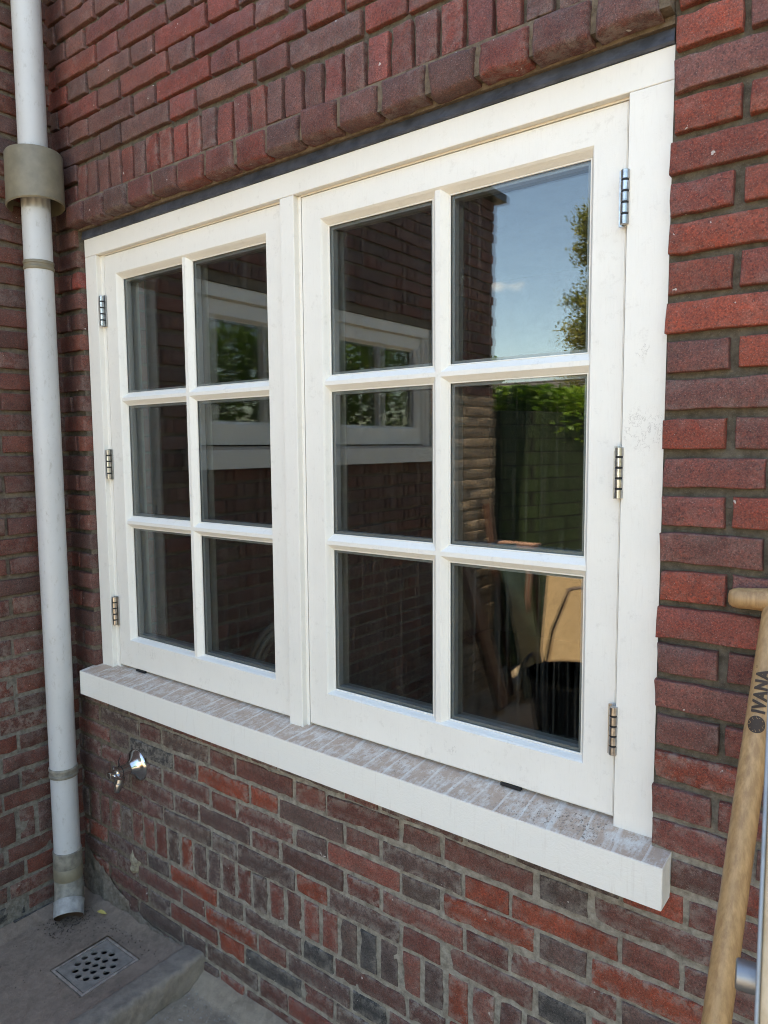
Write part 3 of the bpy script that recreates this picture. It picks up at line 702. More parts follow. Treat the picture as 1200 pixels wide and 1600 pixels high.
# floor drain
dr = thing('floor_drain', ((DX0 + DX1) / 2, (DY0 + DY1) / 2, BASIN), 'square metal floor drain grate with round holes in the concrete gully floor', 'drain')
def curve_plate(name, outer, circles, z0, thick, mat, parent, n=20):
    cu = bpy.data.curves.new(name, 'CURVE'); cu.dimensions = '2D'; cu.fill_mode = 'BOTH'; cu.extrude = thick / 2
    def spl(pts):
        s = cu.splines.new('POLY'); s.points.add(len(pts) - 1)
        for p, q in zip(s.points, pts): p.co = (q[0], q[1], 0, 1)
        s.use_cyclic_u = True
    spl(outer)
    for (cx, cy, r) in circles: spl([(cx + r * math.cos(2 * math.pi * k / n), cy + r * math.sin(2 * math.pi * k / n)) for k in range(n)])
    t = bpy.data.objects.new('t', cu); col.objects.link(t)
    dg = bpy.context.evaluated_depsgraph_get(); dg.update()
    me = bpy.data.meshes.new_from_object(t.evaluated_get(dg)); bpy.data.objects.remove(t)
    me.transform(Matrix.Translation((0, 0, z0 - thick / 2))); me.name = name; me.materials.clear(); setmats(me, mat)
    return link(name, me, parent)
cx, cy = (DX0 + DX1) / 2, (DY0 + DY1) / 2
holes = [(cx, cy, .0092)]
for k in range(6): a_ = k * math.pi / 3 + .3; holes.append((cx + .027 * math.cos(a_), cy + .027 * math.sin(a_), .0092))
for k in range(12): a_ = k * math.pi / 6 + .3 + R(15); holes.append((cx + .0535 * math.cos(a_), cy + .0535 * math.sin(a_), .0092))
g = .010
curve_plate('grate', [(DX0 + g, DY0 + g), (DX1 - g, DY0 + g), (DX1 - g, DY1 - g), (DX0 + g, DY1 - g)], holes, BASIN + .0005, .005, GRATE, dr)
ring = [(cx + .0665 * math.cos(2 * math.pi * k / 64), cy + .0665 * math.sin(2 * math.pi * k / 64)) for k in range(64)]
curve_plate('grate_rim', ring, [(cx, cy, .0650)], BASIN + .0014, .0012, GRATE, dr, 64)
bm = bmesh.new()
t = .0075
box(bm, DX0, DX1, DY0, DY0 + t, BASIN - .03, BASIN + .0015, .0008); box(bm, DX0, DX1, DY1 - t, DY1, BASIN - .03, BASIN + .0015, .0008)
box(bm, DX0, DX0 + t, DY0 + t, DY1 - t, BASIN - .03, BASIN + .0015, .0008); box(bm, DX1 - t, DX1, DY0 + t, DY1 - t, BASIN - .03, BASIN + .0015, .0008)
bmo('drain_frame', bm, GRATEF, dr)
bm = bmesh.new(); box(bm, DX0 + .001, DX1 - .001, DY0 + .001, DY1 - .001, BASIN - .056, BASIN - .050); 
box(bm, DX0 - .004, DX0, DY0, DY1, BASIN - .050, BASIN - .010); box(bm, DX1, DX1 + .004, DY0, DY1, BASIN - .050, BASIN - .010); box(bm, DX0, DX1, DY0 - .004, DY0, BASIN - .050, BASIN - .010); box(bm, DX0, DX1, DY1, DY1 + .004, BASIN - .050, BASIN - .010)
bmo('sump', bm, BLACK, dr)

# grit and crumbs lying about
def crumbs(name, spots, mat, label):
    V = []; F = []
    for (x, y, z, r) in spots:
        ring = [Vector((rng.normal(), rng.normal(), rng.normal() * .7)).normalized() * r * (.6 + .6 * rng.random()) for _ in range(7)]
        b_ = bmesh.new()
        for p in ring: b_.verts.new(p + Vector((x, y, z)))
        r_ = bmesh.ops.convex_hull(b_, input=b_.verts); n0 = len(V); b_.verts.index_update()
        vs_ = [v_ for v_ in b_.verts if v_.link_faces]; mp = {v_: n0 + i for i, v_ in enumerate(vs_)}
        V += [tuple(v_.co) for v_ in vs_]; F += [tuple(mp[v_] for v_ in f.verts) for f in b_.faces]; b_.free()
    return tag(pyd(name, V, F, mat), label, 'grit', kind='stuff')
sp = []
for _ in range(300): sp.append((.0 + rng.normal() * .045, -.15 + rng.normal() * .04, BASIN + .001, .0012 + .002 * rng.random()))
for _ in range(260): sp.append((rng.uniform(-.1, .4), -YB - abs(rng.normal()) * .05, BASIN + .002, .001 + .002 * rng.random()))
for _ in range(160): sp.append((rng.uniform(-.1, .42), rng.uniform(-.7, -.03), BASIN + .001, .0008 + .0014 * rng.random()))
crumbs('soil_crumbs', [s for s in sp if s[0] > XL + .01 and not (DX0 < s[0] < DX1 and DY0 < s[1] < DY1)], m_simple('soil', (.07, .05, .038), .95), 'dark crumbs of soil and moss under the drainpipe mouth')
sp = []
for _ in range(2600): sp.append((rng.uniform(.51, 1.4), -YB - abs(rng.normal()) * .22, GZ + .002, .0012 + .0028 * rng.random() ** 2))
crumbs('gravel', sp, m_concrete('gravel_grit', (.33, .29, .25), .5), 'fine grey grit along the foot of the wall beyond the kerb')
sp = []
for _ in range(900):
    x_ = rng.uniform(0, 1.76); y_ = -.066 + .075 * rng.random() ** 1.0; sp.append((x_, y_, .0002 + .0117 * (y_ + .0685) / .0965, .0006 + .0016 * rng.random() ** 2))
for _ in range(260):
    x_ = 1.66 - abs(rng.normal()) * .12; y_ = rng.uniform(-.06, .004); sp.append((x_, y_, .0004 + .0117 * (y_ + .0685) / .0965, .0008 + .002 * rng.random() ** 2))
crumbs('mortar_crumbs', sp, m_concrete('pale_mortar_dust', (.50, .40, .33), .4), 'pale crumbs of mortar and brick dust along the top of the sill')
# bits of leaves and mortar chips
bm = bmesh.new()
pts = [(0, 0), (.012, .006), (.024, .005), (.034, 0), (.022, -.007), (.010, -.006)]
vs = [bm.verts.new((x, y, .004 * math.sin(x * 120))) for x, y in pts]; bm.faces.new(vs)
r_ = bmesh.ops.extrude_face_region(bm, geom=bm.faces[:]); bmesh.ops.translate(bm, vec=(0, 0, .0006), verts=[e for e in r_['geom'] if isinstance(e, bmesh.types.BMVert)])
lf = bmo('leaf', bm, m_simple('dry_leaf', (.55, .42, .12), .6)); lf.location = (.045, -.085, BASIN + .018); lf.rotation_euler = (.2, .1, .5); tag(lf, 'small yellow fallen leaf on the gully floor near the drainpipe', 'leaf')
# lump of old mortar in a broken brick, lower left
V = []; F = []
nn = 14; px, pz = .170, -.590
for i in range(nn + 1):
    for j in range(24):
        r0 = i / nn; a_ = 2 * math.pi * j / 24; rr_ = r0 * (1 + .18 * math.sin(3 * a_ + 1) + .1 * math.sin(5 * a_))
        V.append((px + .027 * rr_ * math.cos(a_), -YB - .013 * (1 - r0 ** 2.5) + .004, pz + .042 * rr_ * math.sin(a_)))
for i in range(nn):
    for j in range(24): F.append((i * 24 + j, (i + 1) * 24 + j, (i + 1) * 24 + (j + 1) % 24, i * 24 + (j + 1) % 24))
V = np.array(V); V[:, 1] += vnoise(V * 60, 3) * .004
o = pyd('mortar_patch', V.tolist(), F, MORTAR, house, True, colr=np.tile([.33, .29, .21], (len(V), 1)))
# rendered foot of the corner
V = []; F = []; na, nb_ = 50, 24
for i in range(na):
    for j in range(nb_):
        u_ = i / (na - 1); w_ = j / (nb_ - 1); x = XL + .50 * u_; top = .16 * (1 - u_) ** 2.2 + .028
        V.append((x, -YB - (.011 * (1 - w_) ** .7) * (1 - u_ * .4), BASIN - .01 + top * w_))
for i in range(na - 1):
    for j in range(nb_ - 1): F.append((i * nb_ + j, (i + 1) * nb_ + j, (i + 1) * nb_ + j + 1, i * nb_ + j + 1))
V = np.array(V); V[:, 1] += vnoise(V * 35, 3) * .005 + vnoise(V * 90, 1) * .002; V[:, 2] += vnoise(V * 30, 8) * .012
pyd('mortar_foot', V.tolist(), F, MORTAR, house, True, colr=np.tile([.20, .165, .13], (len(V), 1)))

# ------------------------------------------------------------------ drainpipe
PX, PY = -.053, -.12
dp = thing('drainpipe', (PX, PY, BASIN), 'light grey plastic drainpipe with beige couplings in the corner left of the window', 'drainpipe')
def tilt(z): return PX + .006 * (z + .8) / 2.4, PY
def pipe(name, z0, z1, r, mat, n=40, lip=0, thick=.0025):
    bm = bmesh.new(); x0, y0 = tilt(z0); x1, y1 = tilt(z1)
    prof = [(z0, r), (z1, r)] if not lip else [(z0, r + lip * .6), (z0 + .002, r + lip), (z0 + .008, r + lip), (z0 + .010, r + lip * .2), (z1 - .010, r + lip * .2), (z1 - .008, r + lip), (z1 - .002, r + lip), (z1, r + lip * .6)]
    tube(bm, [(*tilt(z), z) for z, _ in prof], [q for _, q in prof], n, cap=bool(lip))
    return bmo(name, bm, mat, dp, smooth=True, angle=R(35))
pipe('pipe', 1.40, 4.0, .040, PVC); pipe('pipe', -.60, 1.44, .040, PVC)
pipe('pipe_collar', 1.226, 1.252, .0408, BEIGE, lip=.0022)
pipe('pipe_collar', -.333, -.302, .0408, BEIGE2, lip=.0028)
# leaf trap: a wide hood open underneath, round the pipe
bm = bmesh.new(); n = 48; tx, ty = tilt(1.5); RX = .084
def hood(z, r, dz=0): return [bm.verts.new((tx + r * math.cos(2 * math.pi * k / n), ty + r * .92 * math.sin(2 * math.pi * k / n), z + dz * math.cos(2 * math.pi * k / n))) for k in range(n)]
rs = [hood(1.566, .041), hood(1.563, .070), hood(1.560, RX - .004), hood(1.554, RX), hood(1.425, RX + .001, .006), hood(1.412, RX + .002, .008), hood(1.408, RX - .001, .008), hood(1.412, RX - .004, .008), hood(1.55, RX - .004), hood(1.553, .041)]
for a_, b_ in zip(rs[:-1], rs[1:]):
    for k in range(n): bm.faces.new((a_[k], a_[(k + 1) % n], b_[(k + 1) % n], b_[k]))
bmo('leaf_trap', bm, BEIGE, dp, smooth=True, angle=R(35))
# couplings and shoe at the bottom
def sock(name, pts, rad, mat):
    bm = bmesh.new(); tube(bm, pts, rad, 40, cap=False); return bmo(name, bm, mat, dp, smooth=True, angle=R(50))
bx, by = tilt(-.65)
sock('coupling', [(bx, by, -.578), (bx, by, -.580), (bx, by, -.630), (bx, by, -.632)], [.0405, .0435, .0435, .0425], BEIGE2)
sock('coupling', [(bx, by, -.630), (bx, by, -.633), (bx, by, -.668), (bx, by, -.676)], [.042, .0445, .0445, .0425], BEIGE)
sock('bend', [(bx, by, -.668), (bx + .002, by - .001, -.685), (bx + .009, by - .005, -.706), (bx + .022, by - .013, -.727), (bx + .034, by - .021, -.740)], [.0425, .0435, .0435, .0435, .043], BEIGE2)
p0 = Vector((bx + .030, by - .018, -.735)); d0 = Vector((.60, -.40, -.68)).normalized()
sock('shoe', [p0, p0 + d0 * .001, p0 + d0 * .005, p0 + d0 * .046, p0 + d0 * .047], [.0435, .0465, .0455, .0450, .0435], m_simple('dusty_grey_pvc', (.33, .325, .31), .6, 0, .3, 50, .001))
sock('shoe_lining', [p0 + d0 * .0468, p0 + d0 * .030, p0 + d0 * .0], [.0434, .0420, .0410], m_simple('rusty_silt', (.085, .045, .025), .9))
# ------------------------------------------------------------------ outside tap
TX, TZ = .213, -.262
tap = thing('garden_tap', (TX, -YB, TZ), 'chrome outdoor tap on a round wall plate below the left end of the sill', 'tap')
def lathe(name, prof, mat, n=40, axis=Vector((0, -1, 0)), org=Vector((TX, -YB, TZ)), parent=tap):
    bm = bmesh.new(); tube(bm, [org + axis * t for t, _ in prof], [r for _, r in prof], n, cap=True); return bmo(name, bm, mat, parent, smooth=True, angle=R(35))
lathe('wall_plate', [(-.002, .049), (.004, .049), (.007, .047), (.011, .040), (.017, .030), (.026, .022), (.032, .0185)], CHROME)
lathe('tap_body', [(.0, .0175), (.040, .0165), (.046, .0160), (.060, .0160), (.062, .0185), (.074, .0185), (.077, .012), (.078, .011)], CHROME)
o0 = Vector((TX, -YB - .052, TZ)); dn = Vector((-.10, -.28, -.95)).normalized()
lathe('spout', [(0, .010), (.018, .010), (.020, .0135), (.036, .0135), (.038, .0150), (.045, .0150), (.047, .011), (.060, .010), (.065, .008), (.065, .006)], ZINC, axis=dn, org=o0)
bm = bmesh.new(); tube(bm, [(TX, -YB - .066, TZ), (TX, -YB - .082, TZ + .001)], [.011, .010], 20); box(bm, TX - .010, TX + .010, -YB - .100, -YB - .076, TZ - .008, TZ + .010, .003)
tube(bm, [(TX - .002, -YB - .084, TZ), (TX + .022, -YB - .080, TZ - .006), (TX + .034, -YB - .079, TZ - .006)], [.006, .0055, .0045], 12)
bmo('lever', bm, CHROME, tap, smooth=True, angle=R(40))
bm = bmesh.new(); tube(bm, [(TX + .0165 * math.cos(a_), -YB - .060, TZ + .0165 * math.sin(a_)) for a_ in np.linspace(0, 2 * math.pi, 20)], .0016, 8)
tube(bm, [(TX - .004, -YB - .061, TZ + .016), (TX - .003, -YB - .062, TZ + .034), (TX + .004, -YB - .058, TZ + .052)], [.0022, .0014, .0008], 8)
bmo('cable_tie', bm, BLACK, tap, smooth=True)

# ------------------------------------------------------------------ shovel with T-grip leaning on the wall
P1 = ray(1209, 950, 1.085); P2 = ray(1119, 1600, .945)
ax_ = (P2 - P1).normalized(); foot = P1 + ax_ * ((P1.z - (GZ + .20)) / -ax_.z)
shv = thing('shovel', (foot.x, foot.y, GZ), 'wooden handled shovel with T-grip and burnt lettering leaning on the wall right of the window', 'shovel')
bm = bmesh.new(); N_ = 60
tube(bm, [P1 + (foot - P1) * (i / N_) for i in range(N_ + 1)], [.0150 + .0026 * min(1, (i / N_) * 5) for i in range(N_ + 1)], 36)
sh = bmo('shaft', bm, SHAFT, shv, smooth=True, angle=R(50))
tdir = Vector((1, .10, .03)).normalized(); gc = P1 - ax_ * .012
bm = bmesh.new(); pr_ = [(-.064, .002), (-.0635, .007), (-.062, .011), (-.058, .014), (-.050, .0160), (-.030, .0165), (0, .0185), (.030, .0165), (.050, .0160), (.058, .014), (.062, .011), (.0635, .007), (.064, .002)]
tube(bm, [gc + tdir * t for t, _ in pr_], [r for _, r in pr_], 28); bmo('grip', bm, SHAFT, shv, smooth=True, angle=R(50))
bm = bmesh.new()
fd = Vector((0, 1, 0)); bl = []
nx_, nz_ = 12, 14; side = ax_.cross(fd).normalized(); nrm = side.cross(ax_).normalized()
for face_ in (0, 1):
    for j in range(nz_ + 1):
        for i in range(nx_ + 1):
            t_ = j / nz_; s_ = i / nx_ * 2 - 1; wd = .098 * (1 - .9 * max(0, t_ - .72) ** 1.4 * 3)
            bl.append(bm.verts.new(foot + ax_ * (-.02 + .235 * t_) + side * s_ * wd + nrm * (.018 * s_ * s_ + .002 * face_ - .012)))
m__ = (nx_ + 1) * (nz_ + 1)
for f_ in (0, 1):
    for j in range(nz_):
        for i in range(nx_):
            q = [j * (nx_ + 1) + i, j * (nx_ + 1) + i + 1, (j + 1) * (nx_ + 1) + i + 1, (j + 1) * (nx_ + 1) + i]; bm.faces.new([bl[f_ * m__ + k] for k in q])
bmo('blade', bm, m_simple('worn_steel', (.25, .24, .23), .4, .8, .4), shv, smooth=True)
bm = bmesh.new(); tube(bm, [foot - ax_ * .10, foot - ax_ * .02, foot + ax_ * .03], [.0195, .021, .012], 24); bmo('socket', bm, m_simple('worn_steel_socket', (.25, .24, .23), .4, .8, .4), shv, smooth=True)
# burnt lettering wrapped on the shaft
tocam = (Vector(CC) - (P1 + P2) / 2); tocam = (tocam - ax_ * tocam.dot(ax_)).normalized(); sidev = ax_.cross(tocam).normalized()
ROT = -R(6) * (1 if sidev.dot(Vector(CR[0])) > 0 else -1)
def on_shaft(along, across, lift=.0004, rot=ROT):
    # along: metres up the shaft from the logo's middle; across: metres to the side
    c = LOG - ax_ * along; r_s = .0176 + lift; a_ = across / r_s + rot
    return c + tocam * math.cos(a_) * r_s + sidev * math.sin(a_) * r_s
# logo middle at photo pixel (1180,1132)
best = min(((P1 + ax_ * (i * .001)) for i in range(700)), key=lambda p: abs((CR @ (np.array(p) - CC))[1] / (CR @ (np.array(p) - CC))[2] * FPX + 800 - 1134)); LOG = best
def text_mesh(txt, size):
    cu = bpy.data.curves.new('t', 'FONT'); cu.body = txt; cu.size = size; cu.fill_mode = 'FRONT'; cu.offset = size * .05; cu.space_character = 1.12; cu.resolution_u = 3
    t = bpy.data.objects.new('t', cu); col.objects.link(t); dg = bpy.context.evaluated_depsgraph_get(); dg.update()
    me = bpy.data.meshes.new_from_object(t.evaluated_get(dg)); bpy.data.objects.remove(t); return me
me = text_mesh('IVANA', .0250)
xs0 = [v.co.x for v in me.vertices]; ys0 = [v.co.y for v in me.vertices]
b_ = bmesh.new(); b_.from_mesh(me); bmesh.ops.triangulate(b_, faces=b_.faces[:]); bmesh.ops.subdivide_edges(b_, edges=b_.edges[:], cuts=2)
xm = max(xs0); ym = (max(ys0) + min(ys0)) / 2; sgn = 1
if sidev.dot(Vector(CR[0])) < 0: sgn = -1
for v in b_.verts:
    al = .0160 + v.co.x * (.064 / xm); ac = -(v.co.y - ym) * 1.0
    v.co = on_shaft(al, sgn * ac)
def disc(b, al0, ac0, ra, inner=0, seg=40, rings=6):
    R_ = []
    for i in range(rings + 1):
        r = inner + (ra - inner) * i / rings
        R_.append([b.verts.new(on_shaft(al0 + r * math.sin(2 * math.pi * k / seg), sgn * (ac0 + r * math.cos(2 * math.pi * k / seg)))) for k in range(seg)])
    for i in range(rings):
        for k in range(seg): b.faces.new((R_[i][k], R_[i][(k + 1) % seg], R_[i + 1][(k + 1) % seg], R_[i + 1][k]))
disc(b_, 0, 0, .0122, .0002)
disc(b_, .0825, -.010, .0016, .0011, 20, 1)
me2 = bpy.data.meshes.new('lettering'); b_.to_mesh(me2); b_.free(); setmats(me2, BURN); lt = link('lettering', me2, sh)
b_ = bmesh.new()
for k in (-.0055, 0, .0055):      # pale lines across the logo ball
    hw = math.sqrt(.0116 ** 2 - k * k)
    for o_ in ((0, 1), (1, 0)):
        q = []
        for s0, s1 in ((-1, -1), (1, -1), (1, 1), (-1, 1)):
            u0, u1 = s0 * hw * .9, k + s1 * .00022
            al, ac = (u0, u1) if o_ == (0, 1) else (u1, u0)
            q.append(b_.verts.new(on_shaft(al * .8 + ac * .6, sgn * (ac * .8 - al * .6), .0009)))
        b_.faces.new(q)
me3 = bpy.data.meshes.new('logo_lines'); b_.to_mesh(me3); b_.free(); setmats(me3, SHAFT); link('logo_lines', me3, sh)

# ------------------------------------------------------------------ ladder close to the camera, right edge
A1 = ray(1203, 1000, .60); A2 = ray(1178, 1600, .50); la = (A2 - A1).normalized()
vw = (A2 - Vector(CC)); rt = la.cross(vw).normalized(); rt = -rt if rt.dot(Vector(CR[0])) < 0 else rt; fw = rt.cross(la).normalized(); fw = fw if fw.dot(vw) > 0 else -fw
lowt = (A1.z - GZ) / -la.z; 
lad = thing('ladder', (A1 + la * lowt), 'aluminium edged wooden ladder close to the camera at the lower right edge', 'ladder')
Ml = Matrix((( rt.x, fw.x, la.x, A1.x), (rt.y, fw.y, la.y, A1.y), (rt.z, fw.z, la.z, A1.z), (0, 0, 0, 1)))
for off in (0.0, .40):
    bm = bmesh.new(); box(bm, off + .0, off + .003, 0, .07, .02, lowt, .001, 0, Ml); box(bm, off + .049, off + .052, 0, .07, .02, lowt, .001, 0, Ml)
    s_ = bmo('stile', bm, ALU, lad)
    bm = bmesh.new(); box(bm, off + .0032, off + .0488, .006, .064, .02, lowt, .001, 0, Ml); bmo('wooden_core', bm, PINE, s_)
zt = (Vector(ray(1180, 1538, .5)) - A1).dot(la)
for k in range(-1, 6):
    zz = zt + k * .26
    if zz < .03 or zz > lowt - .05: continue
    bm = bmesh.new(); tube(bm, [Ml @ Vector((x, .03, zz)) for x in (-.0135, -.0125, .46, .4625)], [.0095, .0108, .0108, .0095], 28)
    bmo('rung', bm, ALU, lad, smooth=True, angle=R(40))

# ------------------------------------------------------------------ the yard seen in the glass
GW = NT('green_block'); 
garden = thing('garden_wall', (-.2, -3.2, GZ), 'dark green block garden wall under the hedge, mirrored in the right casement', 'wall')
mg = m_brickshader('dark_green_blocks', (.032, .060, .018), (.024, .046, .015), (.006, .007, .005), .21, .093, bump=.006)  # very dark green blocks with near-black joints
bm = bmesh.new()
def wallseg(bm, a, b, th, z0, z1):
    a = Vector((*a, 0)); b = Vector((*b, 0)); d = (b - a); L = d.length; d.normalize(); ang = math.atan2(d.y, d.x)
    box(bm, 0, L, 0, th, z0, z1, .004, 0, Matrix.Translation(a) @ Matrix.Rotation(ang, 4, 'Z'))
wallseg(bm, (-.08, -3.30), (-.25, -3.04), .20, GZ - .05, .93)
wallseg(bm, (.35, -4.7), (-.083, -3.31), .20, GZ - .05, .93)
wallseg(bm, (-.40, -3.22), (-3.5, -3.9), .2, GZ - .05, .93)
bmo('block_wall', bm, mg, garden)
def leaves(pts, size, asp=.5, seed=0, bias=None):
    g_ = np.random.default_rng(seed); n = len(pts); d = g_.normal(size=(n, 3)); d /= np.linalg.norm(d, axis=1)[:, None]
    if bias is not None: d = d + np.array(bias); d /= np.linalg.norm(d, axis=1)[:, None]
    e = np.cross(d, g_.normal(size=(n, 3))); e /= np.linalg.norm(e, axis=1)[:, None]
    s = size * (.6 + .8 * g_.random(n))[:, None]
    V = np.stack([pts - d * s, pts + e * s * asp, pts + d * s, pts - e * s * asp], 1).reshape(-1, 3)
    F = np.arange(4 * n).reshape(-1, 4)
    clump = np.clip(.5 + .5 * vnoise(pts * 3, 4) + g_.normal(size=n) * .22, 0, 1)
    return V, F, np.repeat(clump, 4)
HL = m_leaf('hedge_leaf', (.05, .12, .012), (.13, .27, .02), (.28, .42, .04))
def leafobj(name, pts, size, mat, parent=None, asp=.5, seed=0):
    V, F, r = leaves(pts, size, asp, seed); return pyd(name, V.tolist(), F.tolist(), mat, parent, rnd=r)
def hedge(x0, y0, x1, y1, th, z0, z1, n, size, seed):
    g_ = np.random.default_rng(seed); t = g_.random(n); L = math.hypot(x1 - x0, y1 - y0); nx_, ny_ = -(y1 - y0) / L, (x1 - x0) / L
    d = (g_.random(n) - .5) * th; z = z0 + (z1 - z0) * g_.random(n) ** .6
    P = np.stack([x0 + (x1 - x0) * t + nx_ * d, y0 + (y1 - y0) * t + ny_ * d, z], 1)
    top = z1 - .03 + .06 * vnoise(np.stack([P[:, 0] * 5, P[:, 1] * 5, P[:, 2] * 0], 1), 2); P[:, 2] = np.minimum(P[:, 2], top + g_.normal(size=n) * .02)
    return P
hd = thing('hedge', (-.5, -4.4, GZ), 'sunlit green hedge showing above the garden wall, mirrored in the glass', 'hedge')
P = np.concatenate([hedge(-.35, -3.35, .45, -5.0, .5, .70, 1.13, 9000, .022, 1), hedge(-3.5, -4.2, -.2, -3.5, .5, .70, 1.12, 12000, .022, 2)])
leafobj('foliage', P, .024, HL, hd)
for x, y in ((-3, -4.1), (-2, -3.9), (-1, -3.75), (0, -3.9), (.3, -4.6)):
    bm = bmesh.new(); tube(bm, [(x, y - .25, GZ), (x + .03, y - .2, .2), (x, y - .1, .9)], [.03, .025, .01], 8); bmo('stem', bm, DARKWOOD, hd)
# conifer
def tree(name, x, y, top, rad, label, cat, n, size, mat, seed, lay=9):
    tr = thing(name, (x, y, GZ), label, cat, None)
    bm = bmesh.new(); tube(bm, [(x, y, GZ), (x + .05, y, GZ + (top - GZ) * .5), (x, y, top - .2)], [.16, .09, .02], 10)
    g_ = np.random.default_rng(seed); P = []
    for k in range(lay * 9):
        h = g_.random() ** .8; z = GZ + .7 + (top - GZ - .8) * h; rr_ = rad * (1 - h * .72) * (.55 + .5 * g_.random()); a_ = g_.random() * 6.283
        ex, ey = x + rr_ * math.cos(a_), y + rr_ * math.sin(a_)
        tube(bm, [(x, y, z), ((x + ex) / 2, (y + ey) / 2, z + .03), (ex, ey, z + .08)], [.022, .014, .005], 5)
        m2 = n // (lay * 9); t = g_.random(m2) ** .6
        c = np.stack([x + (ex - x) * t, y + (ey - y) * t, z + .08 * t], 1) + g_.normal(size=(m2, 3)) * np.array([.13, .13, .07]) * (rad / .9); P.append(c)
    bmo('trunk', bm, DARKWOOD, tr); leafobj('crown', np.concatenate(P), size, mat, tr, .45, seed); return tr
CL = m_leaf('conifer_leaf', (.07, .10, .02), (.17, .19, .035), (.36, .33, .07))
tree('conifer_tree', -3.05, -12, 5.0, .98, 'yellow green conifer against the sky, mirrored in the top right pane', 'tree', 26000, .035, CL, 5)
tree('bushy_tree', -17.4, -33.5, 5.35, 1.6, 'small distant tree on the skyline beyond the roof, mirrored in the glass', 'tree', 6000, .12, HL, 8, 5)
# house far beyond
fh = thing('far_house', (-14, -33, GZ), 'distant low house with grey tiled roof beyond the hedge', 'house')
bm = bmesh.new(); box(bm, -26, -5, -36, -30, GZ, 1.9, .01)
bmo('wall', bm, m_brickshader('far_brick', (.3, .2, .15), (.26, .18, .14), (.3, .28, .25)), fh)
for x in (-23, -19, -15, -11, -7.5):
    bm = bmesh.new(); box(bm, x, x + 1.4, -29.99, -29.93, .2, 1.3, .01); bmo('window', bm, WHITE, fh)
bm = bmesh.new(); prism(bm, [(-29.4, 1.85), (-29.4, 1.95), (-33, 3.95), (-36.6, 1.95), (-36.6, 1.85)], -26.5, -4.5); bmo('roof', bm, TILE, fh)
# greenery to the right, seen in the side window's glass
P = hedge(6.5, 1.0, 5.2, -9, 1.2, GZ, 2.4, 26000, .05, 6)
h2 = thing('hedge', (6, -4, GZ), 'tall hedge standing across the yard, mirrored in the panes of the extension window', 'hedge'); leafobj('foliage', P, .055, HL, h2)
for k in range(10):
    bm = bmesh.new(); tube(bm, [(6.5 - .13 * k, 1 - k, GZ), (6.45 - .13 * k, 1 - k, 1.2)], [.04, .02], 8); bmo('stem', bm, DARKWOOD, h2)

# things standing about in the yard
def board(name, a, b, wd, th, mat, label, nrm=Vector((1, 0, 0)), cat='board', group=None):
    a = Vector(a); b = Vector(b); z = (b - a).normalized(); x = nrm - z * nrm.dot(z); x.normalize(); y = z.cross(x)
    M = Matrix(((x.x, y.x, z.x, a.x), (x.y, y.y, z.y, a.y), (x.z, y.z, z.z, a.z), (0, 0, 0, 1)))
    bm = bmesh.new(); box(bm, 0, th, -wd / 2, wd / 2, 0, (b - a).length, .003, 0, M); return tag(bmo(name, bm, mat), label, cat, group)
board('plank', (XL + .22, -2.52, GZ), (XL + .02, -2.56, .34), .05, .025, DARKWOOD, 'narrow red brown plank leaning on the end of the extension wall', cat='plank', group='planks leaning on the extension wall')
board('plank', (XL + .28, -2.30, GZ), (XL + .02, -2.22, .13), .11, .03, DARKWOOD, 'wide dark plank leaning beside the extension window', cat='plank', group='planks leaning on the extension wall')
board('board', (XL + .34, -2.62, GZ), (XL + .10, -2.70, .08), .30, .018, m_simple('green_board', (.03, .06, .045), .5), 'dark green board leaning at the corner of the extension')
board('plywood_sheet', (.60, -2.90, GZ), (.60, -3.02, -.15), .96, .018, PINE, 'pale plywood sheet standing sunlit in the yard, mirrored in the lowest right pane', nrm=Vector((0, 1, 0)), cat='sheet')
bench = thing('saw_bench', (-.05, -2.82, GZ), 'low wooden trestle with a pink brown top before the garden wall', 'trestle')
bm = bmesh.new(); box(bm, -.38, .12, -2.88, -2.80, .045, .075, .003); bmo('top', bm, m_simple('pinkish_wood', (.42, .24, .18), .7), bench)
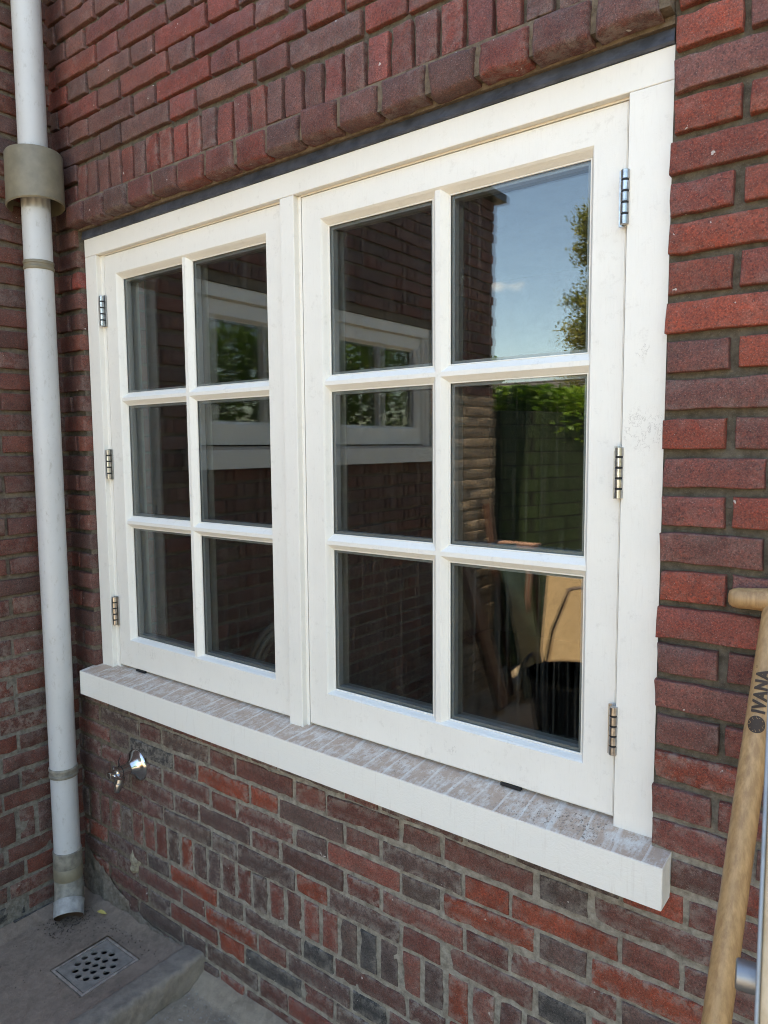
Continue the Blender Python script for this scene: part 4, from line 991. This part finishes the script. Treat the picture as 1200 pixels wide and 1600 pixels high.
for x in (-.35, .09):
    for s in (-1, 1):
        bm = bmesh.new(); tube(bm, [(x, -2.84 + s * .02, .045), (x + .03 * s, -2.84 + s * .2, GZ)], .016, 8); bmo('leg', bm, DARKWOOD, bench)
tub = thing('builders_tub', (.66, -2.15, GZ), 'round black rubber tub standing in the yard, mirrored in the lowest right pane', 'tub')
bm = bmesh.new(); c0 = Vector((.66, -2.15, GZ)); pr_ = [(0, .001), (0, .17), (.01, .185), (.30, .235), (.315, .25), (.33, .25), (.33, .237), (.30, .225), (.02, .175), (.02, .001)]
tube(bm, [c0 + Vector((0, 0, t)) for t, _ in pr_], [r for _, r in pr_], 40, cap=False); bmo('tub_wall', bm, m_simple('black_plastic', (.02, .02, .022), .35), tub, smooth=True, angle=R(40))
for s in (-1, 1):
    bm = bmesh.new(); tube(bm, [c0 + Vector((s * .235 * math.cos(q) , .09 * math.sin(q) * 1.0, .33 + .07 * math.sin(abs(q) + .0))) if False else c0 + Vector((s * .24, .08 * math.cos(q), .32 + .075 * math.sin(q))) for q in np.linspace(0, math.pi, 12)], .011, 10)
    bmo('tub_handle', bm, BLACK, tub, smooth=True)
bm = bmesh.new(); tube(bm, [(.28, -2.60, GZ + .10), (.34, -2.6, GZ + .42), (.44, -2.6, GZ + .68), (.62, -2.62, GZ + .72), (.86, -2.66, GZ + .4), (.9, -2.7, GZ + .02)], .012, 10)
tube(bm, [(.28, -2.60, GZ + .12), (.27, -2.6, GZ + .02)], .012, 10)
tag(bmo('hose', bm, m_simple('grey_hose', (.16, .12, .11), .5), smooth=True), 'stiff grey hose arching behind the black tub', 'hose')
bm = bmesh.new()
for r_ in (.17, .20): tube(bm, [(XL + .05 + .02 * math.sin(q * 2), -.75 + r_ * math.cos(q), -.30 + r_ * 1.3 * math.sin(q)) for q in np.linspace(0, 2 * math.pi, 40)], .011, 10)
tag(bmo('hose', bm, m_simple('pale_hose', (.28, .25, .2), .5), smooth=True), 'pale hose coiled on the extension wall under its window', 'hose')
print('verts', sum(len(o.data.vertices) for o in bpy.data.objects if o.type == 'MESH'))
